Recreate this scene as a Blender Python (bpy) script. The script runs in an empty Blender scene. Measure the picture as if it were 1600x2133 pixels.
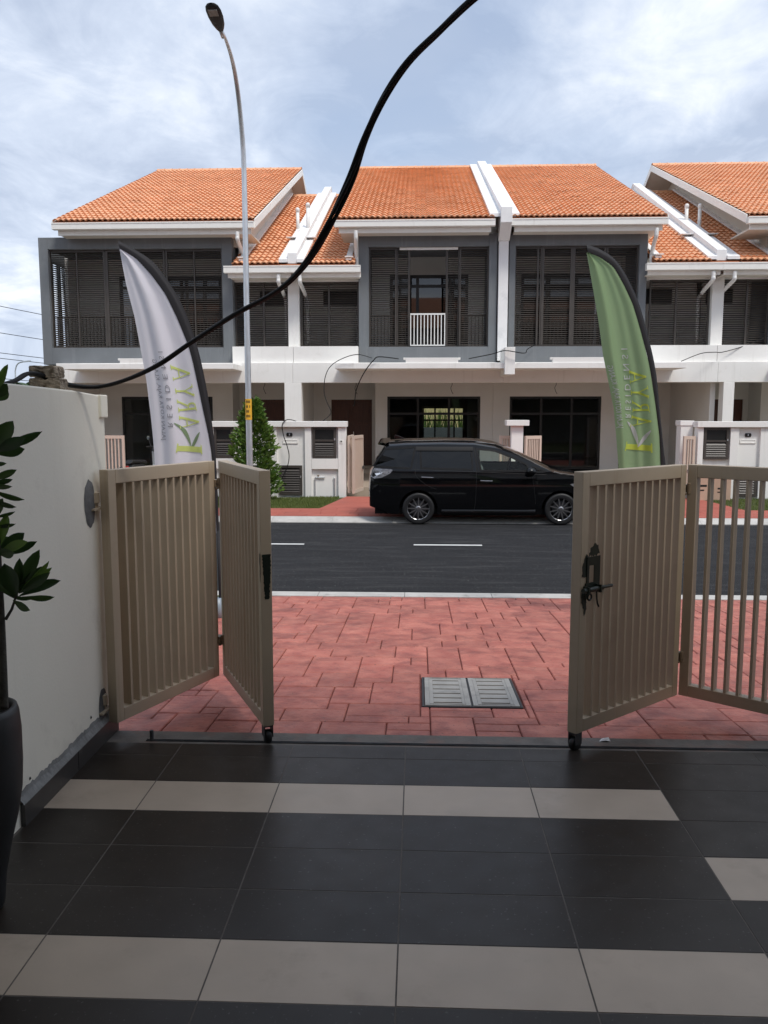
import bpy, bmesh, math, random
from mathutils import Vector, Matrix
R = math.radians
random.seed(11)
C = bpy.context.scene.collection
S = bpy.context.scene

# ------------------------------------------------------------------ camera, world, sun, exposure
cam_d = bpy.data.cameras.new('camera'); cam = bpy.data.objects.new('camera', cam_d); C.objects.link(cam)
S.camera = cam
cam_d.sensor_fit = 'VERTICAL'; cam_d.sensor_height = 24.0
cam_d.lens = 24.0 * 1740 / 2133
cam_d.clip_start = 0.05; cam_d.clip_end = 3000
cam.location = (0, 0, 1.77)
cam.rotation_euler = (R(90 - 6.817), 0, R(2.353))
S.render.resolution_x = 768; S.render.resolution_y = 1024
SUN_EL = 57
w = bpy.data.worlds.new('World'); S.world = w; w.use_nodes = True
nt = w.node_tree; nt.nodes.clear()
def wn(t, **k):
    n = nt.nodes.new(t)
    for a, b in k.items(): setattr(n, a, b)
    return n
out = wn('ShaderNodeOutputWorld'); mixs = wn('ShaderNodeMixShader')
bg1 = wn('ShaderNodeBackground'); bg2 = wn('ShaderNodeBackground')
sky = wn('ShaderNodeTexSky', sky_type='NISHITA', sun_disc=False)
sky.sun_elevation = R(SUN_EL); sky.sun_rotation = R(142); sky.air_density = 1.0; sky.dust_density = 1.5
bg1.inputs['Strength'].default_value = 0.1
tc = wn('ShaderNodeTexCoord'); sep = wn('ShaderNodeSeparateXYZ')
ad = wn('ShaderNodeMath', operation='ADD'); ad.inputs[1].default_value = 0.16
mx = wn('ShaderNodeMath', operation='MAXIMUM'); mx.inputs[1].default_value = 0.08
dv = wn('ShaderNodeVectorMath', operation='DIVIDE'); cmb = wn('ShaderNodeCombineXYZ')
mp = wn('ShaderNodeMapping'); mp.inputs['Scale'].default_value = (0.8, 0.62, 0.3); mp.inputs['Location'].default_value = (3.1, 0.75, 0.0)
n1 = wn('ShaderNodeTexNoise'); n1.inputs['Scale'].default_value = 1.75; n1.inputs['Detail'].default_value = 10; n1.inputs['Roughness'].default_value = 0.58; n1.inputs['Distortion'].default_value = 0.35
n2 = wn('ShaderNodeTexNoise'); n2.inputs['Scale'].default_value = 0.9; n2.inputs['Detail'].default_value = 7; n2.inputs['Roughness'].default_value = 0.5; n2.inputs['Distortion'].default_value = 0.2
r1 = wn('ShaderNodeValToRGB'); r2 = wn('ShaderNodeValToRGB')
r1.color_ramp.elements[0].position = 0.40; r1.color_ramp.elements[0].color = (0.31, 0.36, 0.455, 1)
r1.color_ramp.elements[1].position = 0.70; r1.color_ramp.elements[1].color = (0.72, 0.73, 0.735, 1)
e = r1.color_ramp.elements.new(0.495); e.color = (0.405, 0.455, 0.545, 1)
e = r1.color_ramp.elements.new(0.585); e.color = (0.545, 0.58, 0.63, 1)
r2.color_ramp.elements[0].position = 0.30; r2.color_ramp.elements[0].color = (0.55, 0.55, 0.55, 1)
r2.color_ramp.elements[1].position = 0.46; r2.color_ramp.elements[1].color = (0.97, 0.97, 0.97, 1)
L = nt.links.new
L(tc.outputs['Generated'], sep.inputs[0]); L(sep.outputs['Z'], mx.inputs[0]); L(mx.outputs[0], ad.inputs[0])
for i in range(3): L(ad.outputs[0], cmb.inputs[i])
L(tc.outputs['Generated'], dv.inputs[0]); L(cmb.outputs[0], dv.inputs[1]); L(dv.outputs[0], mp.inputs['Vector'])
L(mp.outputs[0], n1.inputs['Vector']); L(mp.outputs[0], n2.inputs['Vector'])
n3 = wn('ShaderNodeTexNoise'); n3.inputs['Scale'].default_value = 5.2; n3.inputs['Detail'].default_value = 10; n3.inputs['Roughness'].default_value = 0.62; n3.inputs['Distortion'].default_value = 0.6
L(mp.outputs[0], n3.inputs['Vector'])
cm = wn('ShaderNodeMix'); cm.data_type = 'FLOAT'; cm.inputs[0].default_value = 0.34
L(n1.outputs['Fac'], cm.inputs[2]); L(n3.outputs['Fac'], cm.inputs[3]); L(cm.outputs[0], r1.inputs['Fac']); L(n2.outputs['Fac'], r2.inputs['Fac'])
L(r1.outputs['Color'], bg2.inputs['Color']); L(sky.outputs[0], bg1.inputs['Color'])
L(r2.outputs['Color'], mixs.inputs['Fac']); L(bg1.outputs[0], mixs.inputs[1]); L(bg2.outputs[0], mixs.inputs[2])
L(mixs.outputs[0], out.inputs['Surface'])
bg2.inputs['Strength'].default_value = 1.0

sd = bpy.data.lights.new('sun', 'SUN'); sd.energy = 1.5; sd.angle = R(14); sd.color = (1.0, 0.95, 0.88)
so = bpy.data.objects.new('sun', sd); C.objects.link(so); so.rotation_euler = (R(90 - SUN_EL), 0, R(38)); so.location = (14, -18, 40)
S.view_settings.view_transform = 'Standard'; S.view_settings.look = 'None'
S.view_settings.gamma = 1; S.view_settings.use_curve_mapping = False
S.view_settings.exposure = 0.82
S.render.engine = 'CYCLES'
S.cycles.max_bounces = 8; S.cycles.diffuse_bounces = 4; S.cycles.glossy_bounces = 4; S.cycles.transparent_max_bounces = 24; S.cycles.transmission_bounces = 6
S.cycles.use_denoising = True; S.cycles.sample_clamp_indirect = 6

# ------------------------------------------------------------------ materials
def newmat(name):
    m = bpy.data.materials.new(name); m.use_nodes = True
    t = m.node_tree; b = t.nodes['Principled BSDF']
    return m, t, b
def lin(c): return tuple(c) + (1,)
def mat(name, col, rough=0.6, var=0.0, vscale=6.0, col2=None, bump=0.0, bscale=60.0, metal=0.0, rnd=0.0, spec=None, coat=0.0,
        stain=None, stain_scale=2.0, stain_amt=(0.5, 0.75), rvar=0.0, stretch=None, streak=None, streak_amt=(.55, .8), streak_scale=(7, 7, .45), speck=None, speck_scale=90):
    """principled with world-space noise colour variation, per-piece random value, shaped stains and fine bump"""
    m, t, b = newmat(name); N = t.nodes.new; K = t.links.new
    b.inputs['Roughness'].default_value = rough; b.inputs['Metallic'].default_value = metal
    if spec is not None: b.inputs['Specular IOR Level'].default_value = spec
    if coat: b.inputs['Coat Weight'].default_value = coat; b.inputs['Coat Roughness'].default_value = 0.03
    geo = N('ShaderNodeNewGeometry'); pos = geo.outputs['Position']
    if stretch:
        mpn = N('ShaderNodeMapping'); mpn.inputs['Scale'].default_value = stretch; K(pos, mpn.inputs['Vector']); pos = mpn.outputs[0]
    rgb = N('ShaderNodeRGB'); rgb.outputs[0].default_value = lin(col); c = rgb.outputs[0]
    if var or col2:
        n = N('ShaderNodeTexNoise'); n.inputs['Scale'].default_value = vscale; n.inputs['Detail'].default_value = 6; K(pos, n.inputs['Vector'])
        rp = N('ShaderNodeMapRange'); rp.inputs[1].default_value = 0.3; rp.inputs[2].default_value = 0.7; K(n.outputs['Fac'], rp.inputs[0])
        mxn = N('ShaderNodeMix'); mxn.data_type = 'RGBA'
        c2 = col2 if col2 else tuple(x * (1 + var) for x in col); c1 = col if col2 else tuple(x * (1 - var) for x in col)
        mxn.inputs[6].default_value = lin(c1); mxn.inputs[7].default_value = lin(c2); K(rp.outputs[0], mxn.inputs[0]); c = mxn.outputs[2]
    if stain:
        n = N('ShaderNodeTexNoise'); n.inputs['Scale'].default_value = stain_scale; n.inputs['Detail'].default_value = 8; n.inputs['Roughness'].default_value = 0.65; K(pos, n.inputs['Vector'])
        rp = N('ShaderNodeMapRange'); rp.inputs[1].default_value = stain_amt[0]; rp.inputs[2].default_value = stain_amt[1]; K(n.outputs['Fac'], rp.inputs[0])
        mxn = N('ShaderNodeMix'); mxn.data_type = 'RGBA'; K(rp.outputs[0], mxn.inputs[0]); K(c, mxn.inputs[6]); mxn.inputs[7].default_value = lin(stain); c = mxn.outputs[2]
    if streak:
        mpn = N('ShaderNodeMapping'); mpn.inputs['Scale'].default_value = streak_scale; K(geo.outputs['Position'], mpn.inputs['Vector'])
        n = N('ShaderNodeTexNoise'); n.inputs['Scale'].default_value = 1.0; n.inputs['Detail'].default_value = 5; n.inputs['Roughness'].default_value = .6; K(mpn.outputs[0], n.inputs['Vector'])
        rp = N('ShaderNodeMapRange'); rp.inputs[1].default_value = streak_amt[0]; rp.inputs[2].default_value = streak_amt[1]; K(n.outputs['Fac'], rp.inputs[0])
        mxn = N('ShaderNodeMix'); mxn.data_type = 'RGBA'; K(rp.outputs[0], mxn.inputs[0]); K(c, mxn.inputs[6]); mxn.inputs[7].default_value = lin(streak); c = mxn.outputs[2]
    if speck:
        n = N('ShaderNodeTexNoise'); n.inputs['Scale'].default_value = speck_scale; n.inputs['Detail'].default_value = 2; K(geo.outputs['Position'], n.inputs['Vector'])
        rp = N('ShaderNodeMapRange'); rp.inputs[1].default_value = .66; rp.inputs[2].default_value = .72; K(n.outputs['Fac'], rp.inputs[0])
        mxn = N('ShaderNodeMix'); mxn.data_type = 'RGBA'; K(rp.outputs[0], mxn.inputs[0]); K(c, mxn.inputs[6]); mxn.inputs[7].default_value = lin(speck); c = mxn.outputs[2]
    if rnd:
        oi = N('ShaderNodeObjectInfo'); a = N('ShaderNodeMath'); a.operation = 'ADD'
        K(oi.outputs['Random'], a.inputs[0]); K(geo.outputs['Random Per Island'], a.inputs[1])
        fr = N('ShaderNodeMath'); fr.operation = 'FRACT'; K(a.outputs[0], fr.inputs[0])
        rp = N('ShaderNodeMapRange'); rp.inputs[3].default_value = 1 - rnd; rp.inputs[4].default_value = 1 + rnd; K(fr.outputs[0], rp.inputs[0])
        hs = N('ShaderNodeHueSaturation'); K(rp.outputs[0], hs.inputs['Value']); K(c, hs.inputs['Color']); c = hs.outputs[0]
    K(c, b.inputs['Base Color'])
    if rvar:
        n = N('ShaderNodeTexNoise'); n.inputs['Scale'].default_value = 9; n.inputs['Detail'].default_value = 5; K(pos, n.inputs['Vector'])
        rp = N('ShaderNodeMapRange'); rp.inputs[1].default_value = .3; rp.inputs[2].default_value = .7
        rp.inputs[3].default_value = rough - rvar; rp.inputs[4].default_value = rough + rvar; K(n.outputs['Fac'], rp.inputs[0]); K(rp.outputs[0], b.inputs['Roughness'])
    if bump:
        n = N('ShaderNodeTexNoise'); n.inputs['Scale'].default_value = bscale; n.inputs['Detail'].default_value = 5; K(pos, n.inputs['Vector'])
        bp = N('ShaderNodeBump'); bp.inputs['Strength'].default_value = bump; bp.inputs['Distance'].default_value = 0.01
        K(n.outputs['Fac'], bp.inputs['Height']); K(bp.outputs[0], b.inputs['Normal'])
    return m
def glass(name, tint, rough=0.02, ior=1.5, refl=1.0):
    m = bpy.data.materials.new(name); m.use_nodes = True; t = m.node_tree; t.nodes.clear(); N = t.nodes.new; K = t.links.new
    o = N('ShaderNodeOutputMaterial'); mxs = N('ShaderNodeMixShader'); tr = N('ShaderNodeBsdfTransparent'); gl = N('ShaderNodeBsdfGlossy'); fr = N('ShaderNodeFresnel')
    tr.inputs[0].default_value = lin(tint); gl.inputs['Roughness'].default_value = rough; fr.inputs['IOR'].default_value = ior
    mu = N('ShaderNodeMath'); mu.operation = 'MULTIPLY'; mu.inputs[1].default_value = refl; K(fr.outputs[0], mu.inputs[0])
    K(mu.outputs[0], mxs.inputs[0]); K(tr.outputs[0], mxs.inputs[1]); K(gl.outputs[0], mxs.inputs[2]); K(mxs.outputs[0], o.inputs[0])
    return m
def cloth(name, col, tl=0.45):
    m = bpy.data.materials.new(name); m.use_nodes = True; t = m.node_tree; t.nodes.clear(); N = t.nodes.new; K = t.links.new
    o = N('ShaderNodeOutputMaterial'); mxs = N('ShaderNodeMixShader'); d = N('ShaderNodeBsdfDiffuse'); tr = N('ShaderNodeBsdfTranslucent')
    d.inputs[0].default_value = lin(col); tr.inputs[0].default_value = lin(col); mxs.inputs[0].default_value = tl
    n = N('ShaderNodeTexNoise'); n.inputs['Scale'].default_value = 260; bp = N('ShaderNodeBump'); bp.inputs['Strength'].default_value = .08; bp.inputs['Distance'].default_value = .002
    g = N('ShaderNodeNewGeometry'); K(g.outputs['Position'], n.inputs['Vector']); K(n.outputs['Fac'], bp.inputs['Height']); K(bp.outputs[0], d.inputs['Normal'])
    K(d.outputs[0], mxs.inputs[1]); K(tr.outputs[0], mxs.inputs[2]); K(mxs.outputs[0], o.inputs[0]); return m
def leafmat(name, c1, c2, rough=0.4):
    m, t, b = newmat(name); N = t.nodes.new; K = t.links.new
    g = N('ShaderNodeNewGeometry'); oi = N('ShaderNodeObjectInfo'); a = N('ShaderNodeMath'); a.operation = 'ADD'
    K(oi.outputs['Random'], a.inputs[0]); K(g.outputs['Random Per Island'], a.inputs[1]); fr = N('ShaderNodeMath'); fr.operation = 'FRACT'; K(a.outputs[0], fr.inputs[0])
    mxn = N('ShaderNodeMix'); mxn.data_type = 'RGBA'; mxn.inputs[6].default_value = lin(c1); mxn.inputs[7].default_value = lin(c2); K(fr.outputs[0], mxn.inputs[0])
    K(mxn.outputs[2], b.inputs['Base Color']); b.inputs['Roughness'].default_value = rough
    tr = N('ShaderNodeBsdfTranslucent'); K(mxn.outputs[2], tr.inputs[0]); ms = N('ShaderNodeMixShader'); ms.inputs[0].default_value = .25
    o = t.nodes['Material Output']; K(b.outputs[0], ms.inputs[1]); K(tr.outputs[0], ms.inputs[2]); K(ms.outputs[0], o.inputs['Surface']); return m

M = {}
M['white'] = mat('white_plaster', (.84, .83, .80), .75, streak=(.66, .645, .60), streak_amt=(.58, .9),  var=.035, vscale=1.2, bump=.15, bscale=90, stain=(.66, .64, .58), stain_scale=1.6, stain_amt=(.60, .85))
M['cream'] = mat('cream_soffit', (.66, .62, .55), .8, var=.03, vscale=1.5)
M['porchwall'] = mat('porch_wall', (.72, .705, .67), .8, var=.04, vscale=1.2, bump=.1)
M['grey'] = mat('grey_paint', (.155, .168, .180), .7, streak=(.215, .225, .235), streak_amt=(.56, .85),  var=.07, vscale=2.0, bump=.12, bscale=70, stain=(.19, .20, .21), stain_scale=2.4, stain_amt=(.6, .8))
M['brown'] = mat('brown_louvre', (.058, .050, .044), .45, var=.12, vscale=3)
M['blackframe'] = mat('black_frame', (.012, .012, .012), .35, var=.1)
M['tile'] = mat('clay_tile', (.72, .350, .185), .62, col2=(.78, .415, .235), vscale=.9, rnd=.09, bump=.12, bscale=120, stain=(.54, .23, .115), stain_scale=1.3, stain_amt=(.58, .8))
M['tiledeck'] = mat('roof_underlay', (.34, .13, .06), .8, var=.1)
M['gutter'] = mat('white_gutter', (.86, .85, .81), .45, var=.02, streak=(.68, .66, .61), streak_amt=(.6, .95), streak_scale=(9, 9, 1.5))
M['flash'] = mat('white_parapet', (.82, .82, .82), .7, var=.04, vscale=2.5, stain=(.62, .63, .64), stain_scale=2.2, stain_amt=(.55, .8), bump=.1)
M['pvc'] = mat('white_pipe', (.80, .80, .78), .35)
M['glass'] = glass('window_glass', (.62, .63, .62), refl=1.0)
M['glassdark'] = glass('reflective_glass', (.10, .10, .10), ior=1.9)
M['wood'] = mat('brown_door', (.085, .028, .014), .4, var=.25, vscale=3, stretch=(14, 14, 1.2))
M['gatefar'] = mat('beige_gate_paint', (.62, .50, .41), .5, var=.03)
M['dark'] = mat('dark_interior', (.10, .095, .09), .8, var=.1)  # dimness of the rooms is put into this base colour
M['asphalt'] = mat('asphalt', (.024, .0245, .027), .85, var=.25, vscale=3.2, bump=.9, bscale=190, stain=(.066, .065, .064), stain_scale=3.2, stain_amt=(.54, .80), stretch=(.30, 2.2, 1), spec=.22, speck=(.16, .155, .15), speck_scale=42)
M['linepaint'] = mat('road_paint', (.74, .74, .73), .6, var=.05, vscale=14, stain=(.35, .35, .35), stain_scale=22, stain_amt=(.62, .72))
M['kerb'] = mat('kerb_concrete', (.47, .455, .43), .85, var=.12, vscale=5, bump=.3, bscale=120, rnd=.06, stain=(.22, .21, .19), stain_scale=6, stain_amt=(.56, .8))
M['paver'] = mat('red_stamped_stone', (.35, .098, .075), .60, col2=(.49, .175, .130), vscale=6, rnd=.13, bump=1.0, bscale=17, stain=(.20, .058, .050), stain_scale=5.5, stain_amt=(.47, .76), rvar=.12, speck=(.14, .07, .05), speck_scale=60)
M['joint'] = mat('red_joint', (.17, .055, .045), .9, var=.3, vscale=8)
M['redfar'] = mat('red_path', (.36, .088, .062), .7, col2=(.44, .125, .09), vscale=3, bump=.3, bscale=14, stain=(.25, .07, .055), stain_scale=1.5, stain_amt=(.55, .8), rnd=.08)
M['tiledark'] = mat('charcoal_tile', (.027, .0215, .0175), .36, var=.09, vscale=3.0, rvar=.05, rnd=.09, stain=(.042, .036, .031), stain_scale=2.2, stain_amt=(.50, .95), spec=.26, speck=(.075, .07, .065), speck_scale=70)
M['tilelight'] = mat('taupe_tile', (.46, .375, .295), .38, var=.06, vscale=5, rvar=.06, rnd=.035, spec=.35, stain=(.34, .27, .21), stain_scale=4, stain_amt=(.56, .86))
M['grout'] = mat('tile_grout', (.115, .10, .088), .9, var=.2, vscale=20)
M['sill'] = mat('cement_strip', (.15, .135, .12), .8, var=.25, vscale=9, bump=.3, stain=(.22, .13, .10), stain_scale=5, stain_amt=(.5, .75))
M['steel'] = mat('dull_steel', (.085, .088, .095), .5, var=.2, vscale=12, metal=.5)
M['galv'] = mat('galvanised', (.62, .64, .66), .42, var=.1, vscale=5, metal=.85, stretch=(4, 4, .8))
M['gate'] = mat('taupe_gate_paint', (.46, .375, .275), .42, var=.07, vscale=2.2, streak=(.36, .26, .16), streak_amt=(.60, .9), streak_scale=(22, 22, .9),  stain=(.38, .305, .22), stain_scale=3.2, stain_amt=(.56, .8), spec=.4)
M['hinge'] = mat('worn_hinge', (.25, .19, .125), .5, var=.25, vscale=30, stain=(.08, .06, .04), stain_scale=30, stain_amt=(.5, .65))
M['lockgreen'] = mat('dark_green_paint', (.012, .018, .013), .32, var=.3, vscale=40)
M['wallnear'] = mat('cream_render', (.84, .80, .69), .8, streak=(.70, .65, .54), streak_amt=(.58, .95), streak_scale=(3, 3, .35),  var=.045, vscale=1.1, bump=.09, bscale=60, stain=(.57, .53, .45), stain_scale=1.7, stain_amt=(.56, .82))
M['cement'] = mat('bare_cement', (.125, .125, .125), .9, var=.4, vscale=9, bump=.5, bscale=40)
M['skirt'] = mat('charcoal_skirting', (.045, .042, .04), .4, var=.15, vscale=6, rnd=.1, stain=(.1, .095, .09), stain_scale=8, stain_amt=(.6, .8))
M['skirttop'] = mat('cement_ledge', (.22, .22, .215), .9, var=.2, vscale=14, bump=.4)
M['block'] = mat('rough_concrete_block', (.30, .25, .19), .95, var=.4, vscale=30, bump=1.0, bscale=55, stain=(.12, .09, .06), stain_scale=26, stain_amt=(.5, .62))
M['rubber'] = mat('black_rubber', (.010, .010, .011), .55)
M['cable'] = mat('black_cable', (.006, .006, .0065), .6, var=.2, spec=.3)
M['pot'] = mat('black_pot', (.016, .016, .017), .5, var=.25, vscale=8)
M['soil'] = mat('soil', (.05, .035, .025), .95, var=.3, vscale=30)
M['bark'] = mat('grey_bark', (.06, .055, .045), .9, var=.3, vscale=25, bump=.6, bscale=60)
M['leaf'] = leafmat('glossy_leaf', (.022, .050, .014), (.045, .085, .02), .38)
M['leafyoung'] = leafmat('young_leaf', (.09, .17, .025), (.13, .22, .04), .4)
M['bush'] = leafmat('shrub_leaf', (.045, .11, .016), (.16, .26, .045), .42)
M['bushtip'] = leafmat('shrub_young_leaf', (.10, .19, .03), (.17, .24, .05), .45)
M['grass'] = leafmat('grass_blade', (.085, .135, .024), (.17, .19, .05), .6)
M['palm'] = leafmat('palm_leaf', (.02, .045, .015), (.05, .09, .03), .5)
M['soilgrass'] = mat('grass_soil', (.062, .075, .025), .95, var=.3, vscale=9, bump=.6, bscale=60)
M['earth'] = mat('open_ground', (.10, .10, .06), .95, var=.2, vscale=.3)
M['flagw'] = cloth('white_flag_cloth', (.76, .745, .80), .36)
M['flagg'] = cloth('green_flag_cloth', (.30, .42, .235), .42)
M['sleeve'] = mat('black_sleeve', (.012, .011, .014), .75)
M['lime'] = cloth('lime_print', (.62, .70, .24), .3)
M['limeg'] = cloth('lime_print_on_green', (.58, .66, .12), .3)
M['greyprint'] = cloth('grey_print', (.33, .33, .36), .3)
M['whiteprint'] = cloth('white_print', (.62, .62, .66), .3)
M['leafprint'] = cloth('sage_print', (.24, .33, .20), .3)
M['carpaint'] = mat('black_car_paint', (.0022, .0023, .003), .07, spec=.42)
M['carplastic'] = mat('black_trim', (.006, .006, .007), .55, spec=.25)
M['carglassr'] = glass('tinted_glass', (.03, .03, .035), ior=1.55)
M['carglassf'] = glass('clear_glass', (.86, .95, .90), ior=1.4)
M['chrome'] = mat('chrome', (.75, .75, .77), .12, metal=1.0)
M['rim'] = mat('alloy_rim', (.32, .32, .33), .28, metal=.9)
M['lamp'] = mat('clear_lamp', (.24, .24, .26), .16, metal=.5, var=.35, vscale=25)
M['redlamp'] = mat('red_lamp', (.30, .012, .01), .2)
M['seat'] = mat('dark_seat', (.03, .03, .032), .8)
M['seatgrey'] = mat('grey_trim', (.46, .47, .44), .7)
M['lampblack'] = mat('lamp_housing', (.018, .018, .02), .45)
M['led'] = mat('lamp_lens', (.30, .29, .27), .3, var=.25, vscale=60)
M['yellow'] = mat('yellow_sticker', (.72, .40, .03), .5)
M['black'] = mat('black_print', (.012, .011, .01), .6)
M['grate'] = mat('grey_drain_cover', (.33, .32, .30), .6, var=.1, vscale=10, stain=(.22, .215, .205), stain_scale=9, stain_amt=(.55, .75))
M['gratedark'] = mat('drain_frame', (.03, .03, .032), .6)
M['hole'] = mat('drain_pit', (.01, .01, .01), .95)
M['paper'] = mat('white_scrap', (.75, .75, .75), .8)
M['card'] = mat('brown_cardboard', (.50, .34, .25), .85, var=.06)
M['scooterbody'] = mat('scooter_grey', (.42, .43, .43), .3, coat=.6)
M['yellowwall'] = mat('pale_yellow_wall', (.72, .58, .30), .8, var=.04)
M['bluewall'] = mat('pale_back_wall', (.66, .70, .72), .8, var=.05)
M['mirror'] = mat('mirror_glass', (.85, .88, .9), .02, metal=1.0)
M['owndark'] = mat('dimming_front_wall', (.16, .15, .14), .6, var=.1)
M['ownroof'] = mat('opposite_roof', (.30, .11, .05), .8, var=.15, vscale=3)

# ------------------------------------------------------------------ mesh helpers
ORG = {}
class MB:
    def __init__(s): s.v = []; s.f = []
    def add(s, vs, fs):
        o = len(s.v); s.v += [tuple(p) for p in vs]; s.f += [tuple(i + o for i in f) for f in fs]; return s
    def box(s, x0, x1, y0, y1, z0, z1):
        return s.add([(x0,y0,z0),(x1,y0,z0),(x1,y1,z0),(x0,y1,z0),(x0,y0,z1),(x1,y0,z1),(x1,y1,z1),(x0,y1,z1)],
                     [(0,3,2,1),(4,5,6,7),(0,1,5,4),(1,2,6,5),(2,3,7,6),(3,0,4,7)])
    def obox(s, c, ax, ay, az):
        c, ax, ay, az = map(Vector, (c, ax, ay, az)); P = []
        for k in (-1, 1):
            for (i, j) in ((-1,-1),(1,-1),(1,1),(-1,1)): P.append(c + ax*i + ay*j + az*k)
        return s.add(P, [(0,3,2,1),(4,5,6,7),(0,1,5,4),(1,2,6,5),(2,3,7,6),(3,0,4,7)])
    def prism(s, poly, axis, a, b):
        """poly: 2D points; axis 'x': (y,z) at x=a..b; 'y': (x,z); 'z': (x,y)"""
        f = {'x': lambda p, t: (t, p[0], p[1]), 'y': lambda p, t: (p[0], t, p[1]), 'z': lambda p, t: (p[0], p[1], t)}[axis]
        n = len(poly); vs = [f(p, a) for p in poly] + [f(p, b) for p in poly]
        fs = [tuple(range(n - 1, -1, -1)), tuple(range(n, 2 * n))] + [(i, (i+1) % n, n + (i+1) % n, n + i) for i in range(n)]
        return s.add(vs, fs)
    def tube(s, path, r, seg=8, cap=True):
        path = [Vector(p) for p in path]; n = len(path); rr = r if isinstance(r, (list, tuple)) else [r] * n
        up = None; base = len(s.v); rings = []
        for i, p in enumerate(path):
            t = (path[min(i+1, n-1)] - path[max(i-1, 0)]).normalized()
            if up is None:
                up = t.orthogonal().normalized()
            else:
                up = (up - t * up.dot(t)); up = up.normalized() if up.length > 1e-6 else t.orthogonal().normalized()
            bn = t.cross(up)
            rings.append([p + (up * math.cos(2*math.pi*k/seg) + bn * math.sin(2*math.pi*k/seg)) * rr[i] for k in range(seg)])
        vs = [q for ring in rings for q in ring]; fs = []
        for i in range(n - 1):
            for k in range(seg):
                a = i*seg + k; b = i*seg + (k+1) % seg; fs.append((a, b, b + seg, a + seg))
        if cap: fs += [tuple(range(seg - 1, -1, -1)), tuple((n-1)*seg + k for k in range(seg))]
        return s.add(vs, fs)
    def lathe(s, prof, seg=24, c=(0,0,0), axis='z'):
        vs = []; fs = []; n = len(prof)
        for (r, h) in prof:
            for k in range(seg):
                a = 2*math.pi*k/seg; x, y = r*math.cos(a), r*math.sin(a)
                p = {'z': (x, y, h), 'y': (x, h, y), 'x': (h, x, y)}[axis]
                vs.append((p[0]+c[0], p[1]+c[1], p[2]+c[2]))
        for i in range(n - 1):
            for k in range(seg):
                a = i*seg+k; b = i*seg+(k+1) % seg; fs.append((a, b, b+seg, a+seg))
        return s.add(vs, fs)
    def grid(s, rows):
        n = len(rows[0]); vs = [p for r_ in rows for p in r_]
        fs = [(i*n+j, i*n+j+1, (i+1)*n+j+1, (i+1)*n+j) for i in range(len(rows)-1) for j in range(n-1)]
        return s.add(vs, fs)
    def mesh(s, name, m, smooth=False, org=None):
        me = bpy.data.meshes.new(name)
        o = org or (0,0,0)
        me.from_pydata([(p[0]-o[0], p[1]-o[1], p[2]-o[2]) for p in s.v], [], s.f); me.update()
        if isinstance(m, str): m = M[m]
        me.materials.append(m)
        if smooth:
            for p in me.polygons: p.use_smooth = True
        return me
    def build(s, name, m, parent=None, smooth=False, bevel=0.0, fix=False, auto=None):
        org = ORG.get(parent.name, (0,0,0)) if parent else (0,0,0)
        me = s.mesh(name, m, smooth, org)
        if fix:
            bm = bmesh.new(); bm.from_mesh(me); bmesh.ops.recalc_face_normals(bm, faces=bm.faces); bm.to_mesh(me); bm.free()
        o = bpy.data.objects.new(name, me); C.objects.link(o)
        if parent: o.parent = parent
        ORG[o.name] = org
        if bevel:
            b = o.modifiers.new('bevel', 'BEVEL'); b.width = bevel; b.segments = 2; b.limit_method = 'ANGLE'
        if auto:
            me.shade_smooth() if hasattr(me, 'shade_smooth') else None
            try: me.set_sharp_from_angle(angle=R(auto))
            except Exception: pass
        return o
def put(name, me, parent, loc, rot=(0,0,0), scale=(1,1,1)):
    """a piece that shares its mesh; loc in the world of the parent's thing"""
    o = bpy.data.objects.new(name, me); C.objects.link(o)
    og = ORG.get(parent.name, (0,0,0)) if parent else (0,0,0)
    o.parent = parent; o.location = (loc[0]-og[0], loc[1]-og[1], loc[2]-og[2]); o.rotation_euler = rot; o.scale = scale
    ORG[o.name] = og
    return o
def tag(o, label=None, cat=None, group=None, kind=None):
    if label: o['label'] = label
    if cat: o['category'] = cat
    if group: o['group'] = group
    if kind: o['kind'] = kind
    return o
def thing(name, label, cat, loc=(0,0,0), rz=0.0, group=None, local=False):
    o = bpy.data.objects.new(name, None); C.objects.link(o); o.location = loc; o.rotation_euler = (0,0,rz); o.empty_display_size = .2
    ORG[o.name] = (0,0,0) if local else tuple(loc)
    return tag(o, label, cat, group)
def struct(o): o['kind'] = 'structure'; return o
def lerp(a, b, t): return a + (b - a) * t
def interp(pts, x):
    if x <= pts[0][0]: return pts[0][1]
    for (a, b), (c, d) in zip(pts, pts[1:]):
        if x <= c: return b + (d - b) * (x - a) / (c - a)
    return pts[-1][1]
def catmull(P, n=8):
    P = [Vector(p) for p in P]; o = []
    for i in range(len(P) - 1):
        a = P[max(i-1, 0)]; b = P[i]; c = P[i+1]; d = P[min(i+2, len(P)-1)]
        for k in range(n):
            t = k / n
            o.append(.5*((2*b) + (c-a)*t + (2*a-5*b+4*c-d)*t*t + (3*b-a-3*c+d)*t**3))
    o.append(P[-1]); return o

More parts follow.
